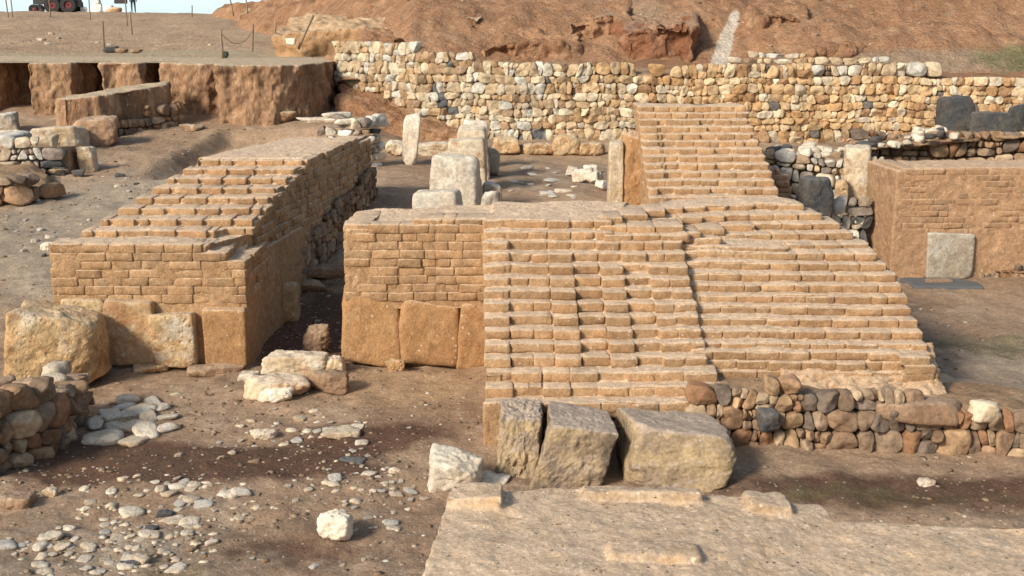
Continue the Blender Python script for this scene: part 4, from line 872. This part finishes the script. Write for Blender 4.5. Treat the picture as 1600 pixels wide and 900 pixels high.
scatter(14, [(150, 60, 120, 20), (300, 70, 60, 15), (60, 66, 40, 8)], .12, .4, 'small stone on the plateau slope below the fence', 'stones on the plateau', [M_lime, M_grey, M_brown], .5, zf=lambda X, Y: np.where(np.asarray(Y) < 40.5, -5, zplat(X, Y)))
# ------------------------------------------------------------------ small rubble wall, bottom left
sw = empty('small_rubble_wall', (-6.6, 14, 0), 'low wall of jumbled brown stones at the lower left picture edge', 'stone wall')
facing('stones', [(-7.6, 12.3), (-6.1, 13.0), (-5.5, 14.2), (-5.65, 15.4)], lambda u: -.05, interp([0, 1.5, 2.5, 4.2], [.9, .84, .8, .6]), M_rub, sw, PAL_BROWN, W(PAL_BROWN), .24, 120, depth=.28, gap=.0, rough=.035)
B = MB(); B.prism([(-7.7, 12.5), (-6.25, 13.15), (-5.67, 14.3), (-5.8, 15.4), (-8.4, 15.6)], -.3, [.75, .7, .6, .4, .5]); B.build('core', M_mortar, .05, 3, ((1.5, .08, 3),), parent=sw)
for i in range(34):
    t = random.random(); x = random.uniform(-7.8, -5.75); y = random.uniform(13.4, 15.6)
    dd = random.uniform(.18, .4); rock('cap_stone', (x, y, .42+.1*random.random()), (dd, dd*.8, dd*.7), random.choice([M_brown, M_lime, M_brown, M_grey]), 1200+i, rz=random.uniform(0, 6), parent=sw, boxy=.2, rough=.06, sub=3)
tag(rock('loose_stone', (-6.75, 14.2, .7), (.75, .5, .28), M_bas, 1290, rz=.2, boxy=.4, rough=.06), 'dark grey flat boulder lying on top of the small rubble wall', 'stone')
for i, (px, py, d, lab) in enumerate(((300, 205, .5, 'clod of fallen earth at the cliff foot, leftmost'), (372, 192, .4, 'clod of fallen earth in the middle of the cliff foot'), (440, 188, .7, 'broad clod of fallen earth under the cliff corner'), (585, 238, .5, 'earth clod beside the slab topped pier'))):
    p = hit(px, py, zg); tag(rock('earth_clod', (p.x, p.y, p.z-.06), (d*1.4, d, d*.5), M_cliff, 1600+i, boxy=.1, rough=.1, sub=4), lab, 'earth clod')
# ------------------------------------------------------------------ gravel (uncountable)
def gravel(name, n, fn, smin, smax, mat, label=None, sub=1, seed=0):
    rs = np.random.RandomState(seed); D, Fc = ico(sub); Vs = []; Fs = []
    for i in range(n):
        x, y, z = fn(rs); s = smin+(smax-smin)*rs.random_sample()**3; q = D*(1+.25*rs.normal(0, 1, (len(D), 1)).clip(-1, 1))*np.array([s, s*rs.uniform(.6, 1), s*.35])
        a = rs.uniform(0, 6.28); c_, s_ = math.cos(a), math.sin(a); q = np.stack([q[:, 0]*c_-q[:, 1]*s_, q[:, 0]*s_+q[:, 1]*c_, q[:, 2]], 1)
        Vs.append(q+np.array([x, y, z])); Fs.append(Fc+i*len(D))
    cols = np.repeat(np.array([(.58, .44, .31), (.75, .65, .52), (.42, .29, .19), (.95, .88, .76), (.32, .23, .16)])[rs.choice(5, n, p=[.3, .1, .35, .06, .19])], len(D), 0)
    return tag(mk(name, np.concatenate(Vs), np.concatenate(Fs), mat, smooth=False, col=cols), label, 'gravel', kind='stuff')
def gf(rs):
    while True:
        y = 9.5+rs.random_sample()**1.3*12; x = rs.uniform(-7, 0 if y < 17.5 else -2.6) if rs.random_sample() < .75 else rs.uniform(2.5, 9)
        if x > 2 and 14 < y < 19 and x < 5.4: continue
        if rs.random_sample() < .55+.5*math.sin(x*1.7+2*math.sin(y*1.3)): return x, y, zgs(x, y)
gravel('gravel', 6000, gf, .006, .055, M_rub, 'fine pale gravel strewn over the lower floor', seed=3)
fgo = [o for o in fg.children][0]
def surf_z(obj):
    from mathutils.bvhtree import BVHTree
    me = obj.data; bvh = BVHTree.FromPolygons([v.co[:] for v in me.vertices], [p.vertices[:] for p in me.polygons])
    def f(x, y):
        h = bvh.ray_cast(Vector((x, y, 9)), Vector((0, 0, -1))); return h[0].z if h[0] else None
    return f
sf = surf_z(fgo)
def gf2(rs):
    while True:
        x, y = rs.uniform(-.6, 4.8), rs.uniform(6.3, 9.1); z = sf(x, y)
        if z and z > 1.1: return x, y, z
gravel('wall_top_gravel', 2200, gf2, .003, .016, M_rub, 'tiny pebbles and grit on the nearest wall top', seed=4)
def gf5(rs):
    px, py, rx, ry = [(260, 790, 150, 60), (180, 860, 180, 40), (560, 745, 70, 35), (600, 800, 70, 40), (470, 670, 110, 30), (230, 640, 60, 40)][rs.choice(6, p=[.32, .28, .12, .12, .1, .06])]
    a, r = rs.uniform(0, 6.28), math.sqrt(rs.random_sample()); p = hit(px+rx*r*math.cos(a), py+ry*r*math.sin(a), zg, 9, 20); return p.x, p.y, p.z-.004
gravel('pale_gravel', 380, gf5, .008, .085, M_lime, 'flat pale chips trodden flush into the lower floor', sub=2, seed=8)
def gf3(rs):
    x = rs.uniform(-12, -5.5); y = rs.uniform(19, 38); return x, y, zgs(x, y)
gravel('slope_gravel', 1500, gf3, .02, .07, M_rub, 'pale gravel on the slope left of the left ruin', seed=5)
def gf4(rs):
    y = 42+rs.random_sample()*14; x = rs.uniform(-8, 20); return x, y, float(zhill(np.array([x]), np.array([y]))[0])
gravel('hill_gravel', 900, gf4, .03, .12, M_rub, 'small stones littering the red hillside', seed=6)
# ------------------------------------------------------------------ weeds
def weed(p, n, h, lab):
    V = []; Fs = []
    for i in range(n):
        a = random.uniform(0, 6.28); l = h*random.uniform(.5, 1); wv = h*.16; b = Vector((math.cos(a), math.sin(a), 0)); s = Vector((-b.y, b.x, 0))*wv
        k = len(V); m = b*l*.5+Vector((0, 0, l*.6)); e = b*l+Vector((0, 0, l*.55)); V += [(s*.2)[:], (-s*.2)[:], (m-s)[:], (m+s)[:], e[:]]; Fs += [(k, k+1, k+2, k+3), (k+3, k+2, k+4)]
    o = mk('weed', V, Fs, M_leaf); o.location = p; return tag(o, lab, 'weed')
weed(hit(408, 503, zg), 40, .2, 'small green weed at the dark foot of the left ruin')
weed(hit(700, 345+455, zg), 14, .07, 'tiny green weed on the floor near the near wall corner')
# ------------------------------------------------------------------ fence posts
zp = lambda X, Y: np.where(np.asarray(Y) < 41, -5, zplat(X, Y))
def cyl(p, q, r, r2=None, n=7, jit=0):
    p, q = Vector(p), Vector(q); d = (q-p).normalized(); a = d.orthogonal().normalized(); b = d.cross(a); V = []; r2 = r2 or r; m = 4
    for k in range(m+1):
        t = k/m; c = p.lerp(q, t)+Vector((random.uniform(-jit, jit), random.uniform(-jit, jit), 0))*(0 < k < m)
        for i in range(n):
            g = 2*math.pi*i/n; V.append((c+(a*math.cos(g)+b*math.sin(g))*(r+(r2-r)*t))[:])
    Fs = [(k*n+i, k*n+(i+1) % n, (k+1)*n+(i+1) % n, (k+1)*n+i) for k in range(m) for i in range(n)]+[tuple(range(n))[::-1], tuple(m*n+i for i in range(n))]
    return V, Fs
posts = [(13, 17, 8, -8), (20, 18, 16, -8), (78, 24, 76, -10), (141, 31, 138, -12), (163, 74, 160, 33), (199, 40, 196, -8), (206, 54, 203, 18), (299, 23, 300, 8), (347, 93, 345, 47), (393, 81, 395, 37), (428, 77, 431, 34), (466, 66, 490, 24), (365, 15, 358, -6), (387, 11, 384, -8)]
plab = ['left one of two thin poles crossing at the left skyline', 'right one of two thin poles crossing at the left skyline', 'wooden post in front of the tractor wheel', 'wooden post between the dark cart and white sacks', 'short dark post standing alone on the plateau slope', 'tall post in front of the orange sand heap', 'light post just right of the tall post by the sand heap',
        'thin distant post alone on the skyline', 'short grey post with a dark knotted top and cloth at its foot', 'straight post second from the cliff corner', 'straight post nearest the cliff corner', 'post leaning far right by a white stone', 'thin leaning pole on the far skyline bank', 'thin upright pole on the far skyline bank']
pp = {}
for i, (bx, by, tx, ty) in enumerate(posts):
    p = hit(bx, max(by, 27), zp) if i < 12 else at(bx, by+4, 71)
    if i == 11: p = at(466, 68, 46); 
    q = at(tx, ty, p.y); r = .05 if p.y < 65 else .04
    V, Fs = cyl((0, 0, -.2), (q-p), r, r*.85, jit=.02)
    o = mk('fence_post', V, Fs, M_wood); o.location = p; tag(o, plab[i], 'post', 'posts on the plateau'); pp[i] = (p, q)
a, b = pp[8][1]-Vector((0, 0, .1)), pp[9][1]-Vector((0, 0, .25)); V = []; Fs = []; 
for k in range(10):
    t0, t1 = k/10, (k+1)/10; f = lambda t: a.lerp(b, t)-Vector((0, 0, .45*4*t*(1-t))); v, g = cyl(f(t0), f(t1), .012, n=5); n0 = len(V); V += v; Fs += [tuple(n0+i for i in x) for x in g]
tag(mk('rope', V, Fs, M_wood), 'thin rope sagging between two posts at the plateau edge', 'rope')
tag(rock('loose_stone', pp[11][0]+Vector((-.25, -.1, -.05)), (.42, .3, .25), M_limeW, 1400, boxy=.8, rough=.04), 'squared white stone at the foot of the leaning post', 'stone')
tag(rock('crumpled_cloth', hit(352, 92, zp), (.22, .2, .25), plain('dark_cloth', (.06, .07, .06), .9), 1401, boxy=.1, rough=.15), 'dark rag at the foot of the knotted post', 'rag')
for i, (px, m, lab) in enumerate(((173, M_bas, 'grey bundle lying below the short dark post'), (190, M_brown, 'reddish bundle beside the grey one on the plateau'), (212, M_brown, 'brown lump at the right of the bundles'))):
    tag(rock('bundle', hit(px, 83, zp), (.65-.1*i, .3, .2-.03*i), m, 1410+i, boxy=.2, rough=.1), lab, 'bundle')
# ------------------------------------------------------------------ tractor, cart, sacks, sand heap, person on the skyline
DK = plain('black_rubber', (.02, .02, .022), .8); RED = plain('faded_red_paint', (.16, .02, .025), .7); DKM = plain('dark_machine_paint', (.03, .028, .035), .5)
Yt = 98.0
def onp(px): 
    x = at(px, 22, Yt).x; return Vector((x, Yt, float(zplat(np.array([x]), np.array([Yt]))[0])))
def wheel(parent, c, r, wd):
    def ring(ro, ri, w_, name, mat, par):
        n = 28; V = []
        for i in range(n):
            g = 2*math.pi*i/n; rr = ro*(1+(.03 if i % 2 else 0)*(name == 'tyre'))
            for (q, y) in ((ri, -w_/2), (rr*.93, -w_/2), (rr, -w_/3), (rr, w_/3), (rr*.93, w_/2), (ri, w_/2)): V.append((c[0]+q*math.cos(g), c[1]+y, c[2]+q*math.sin(g)))
        Fs = [(i*6+k, i*6+(k+1) % 6, ((i+1) % n)*6+(k+1) % 6, ((i+1) % n)*6+k) for i in range(n) for k in range(6)]
        return mk(name, V, Fs, mat, par, smooth=False)
    wl = ring(r*.5, r*.1, wd*.5, 'wheel', RED, parent); ring(r, r*.48, wd, 'tyre', DK, wl)
def bxs(name, boxes, mat, parent):
    bm = bmesh.new()
    for (c, d) in boxes:
        m = bmesh.ops.create_cube(bm, size=1)['verts']
        for v in m: v.co = Vector((c[0]+v.co.x*d[0], c[1]+v.co.y*d[1], c[2]+v.co.z*d[2]))
    bmesh.ops.bevel(bm, geom=bm.edges[:], offset=.03, segments=2, affect='EDGES')
    me = bpy.data.meshes.new(name); bm.to_mesh(me); bm.free(); me.materials.append(mat); o = bpy.data.objects.new(name, me); C.objects.link(o); o.parent = parent; o.matrix_parent_inverse = Matrix.Translation(-parent.location); return o
g = onp(80); tr = empty('tractor', g, 'red and black tractor seen from the side on the left skyline', 'tractor')
xf, xr = onp(58).x, onp(88).x
for dy in (-.7, .7): wheel(tr, (xf, g.y+dy, g.z+.33), .34, .22); wheel(tr, (xr, g.y+dy, g.z+.6), .62, .35)
bxs('body', [((xf+.5, g.y, g.z+.95), (1.3, .6, .55)), ((xr-.15, g.y, g.z+.75), (1.0, .6, .5)), ((xf+.2, g.y, g.z+.5), (.5, .3, .3))], DKM, tr)
bxs('hood', [((xf+.45, g.y, g.z+1.26), (1.25, .55, .1))], RED, tr)
bxs('mudguard', [((xr, g.y-.7, g.z+1.3), (.95, .36, .08)), ((xr, g.y+.7, g.z+1.3), (.95, .36, .08))], RED, tr)
bxs('cab', [((xr, g.y, g.z+2.35), (1.1, 1.1, .1)), ((xr-.5, g.y-.5, g.z+1.8), (.06, .06, 1.1)), ((xr+.5, g.y-.5, g.z+1.8), (.06, .06, 1.1)), ((xr-.5, g.y+.5, g.z+1.8), (.06, .06, 1.1)), ((xr+.5, g.y+.5, g.z+1.8), (.06, .06, 1.1))], DKM, tr)
bxs('seat', [((xr+.05, g.y, g.z+1.2), (.45, .45, .1)), ((xr+.25, g.y, g.z+1.42), (.08, .45, .4))], DK, tr)
g = onp(150); ct = empty('farm_cart', onp(118), 'dark cart with a big black wheel behind the tractor', 'cart')
for dy in (-.7, .7): wheel(ct, (onp(113).x, g.y+dy, ct.location.z+.6), .62, .4)
bxs('box', [((onp(113).x, g.y, ct.location.z+.85), (1.3, 1.0, .8))], DKM, ct)
bxs('boom', [((onp(160).x, g.y, ct.location.z+1.2), (4.2, .5, .35)), ((onp(190).x, g.y, ct.location.z+.9), (.9, .5, .4))], DKM, ct)
for i, (px, d, z, lab) in enumerate(((131, (.5, .4, .45), 0, 'small white sack left of the sack pile on the skyline'), (152, (.9, .6, .7), 0, 'big white sack at the left of the pile on the skyline'), (170, (.7, .6, .6), 0, 'white sack at the right of the pile beside the sand'), (153, (.5, .4, .5), .6, 'white sack lying on top of the sack pile'))):
    p = onp(px); p.z += z-.05; tag(rock('sack', p, d, plain('white_sacking', (.75, .75, .72), .8, var=.15), 1500+i, boxy=.6, rough=.07), lab, 'sack', 'white sacks on the skyline')
p = onp(181); tag(rock('sand_heap', p+Vector((0, -.3, -.2)), (1.7, 1.2, .7), M_brick, 1510, boxy=0, p=4, rough=.06), 'small orange sand heap right of the white sacks', 'sand heap')
def person(p):
    me = bpy.data.meshes.new('person'); J = [(0, 0, .95), (0, 0, 1.2), (0, 0, 1.42), (0, -.01, 1.52), (0, -.02, 1.62), (0, -.02, 1.72), (-.1, 0, .88), (-.12, -.02, .5), (-.12, .02, .08), (-.13, -.14, .04), (.1, 0, .88), (.12, -.02, .5), (.13, .03, .08), (.14, -.12, .04),
         (-.19, 0, 1.38), (-.25, .02, 1.12), (-.24, -.06, .88), (-.23, -.09, .78), (.19, 0, 1.38), (.25, .02, 1.12), (.24, -.06, .88), (.23, -.09, .78)]
    Ed = [(0, 1), (1, 2), (2, 3), (3, 4), (4, 5), (0, 6), (6, 7), (7, 8), (8, 9), (0, 10), (10, 11), (11, 12), (12, 13), (2, 14), (14, 15), (15, 16), (16, 17), (2, 18), (18, 19), (19, 20), (20, 21)]
    Rr = [.15, .14, .13, .06, .09, .08, .1, .07, .05, .045, .1, .07, .05, .045, .07, .05, .04, .04, .07, .05, .04, .04]
    me.from_pydata(J, Ed, []); o = bpy.data.objects.new('person', me); C.objects.link(o); o.location = p
    o.modifiers.new('sk', 'SKIN'); 
    for v, r in zip(me.skin_vertices[0].data, Rr): v.radius = (r, r)
    me.skin_vertices[0].data[0].use_root = True
    s = o.modifiers.new('ss', 'SUBSURF'); s.levels = 1; s.render_levels = 1; me.materials.append(plain('dark_blue_clothes', (.02, .03, .07), .9)); o.rotation_euler.z = .4
    return tag(o, 'person in dark blue clothes standing on the skyline right of the sand heap', 'person')
person(onp(209))
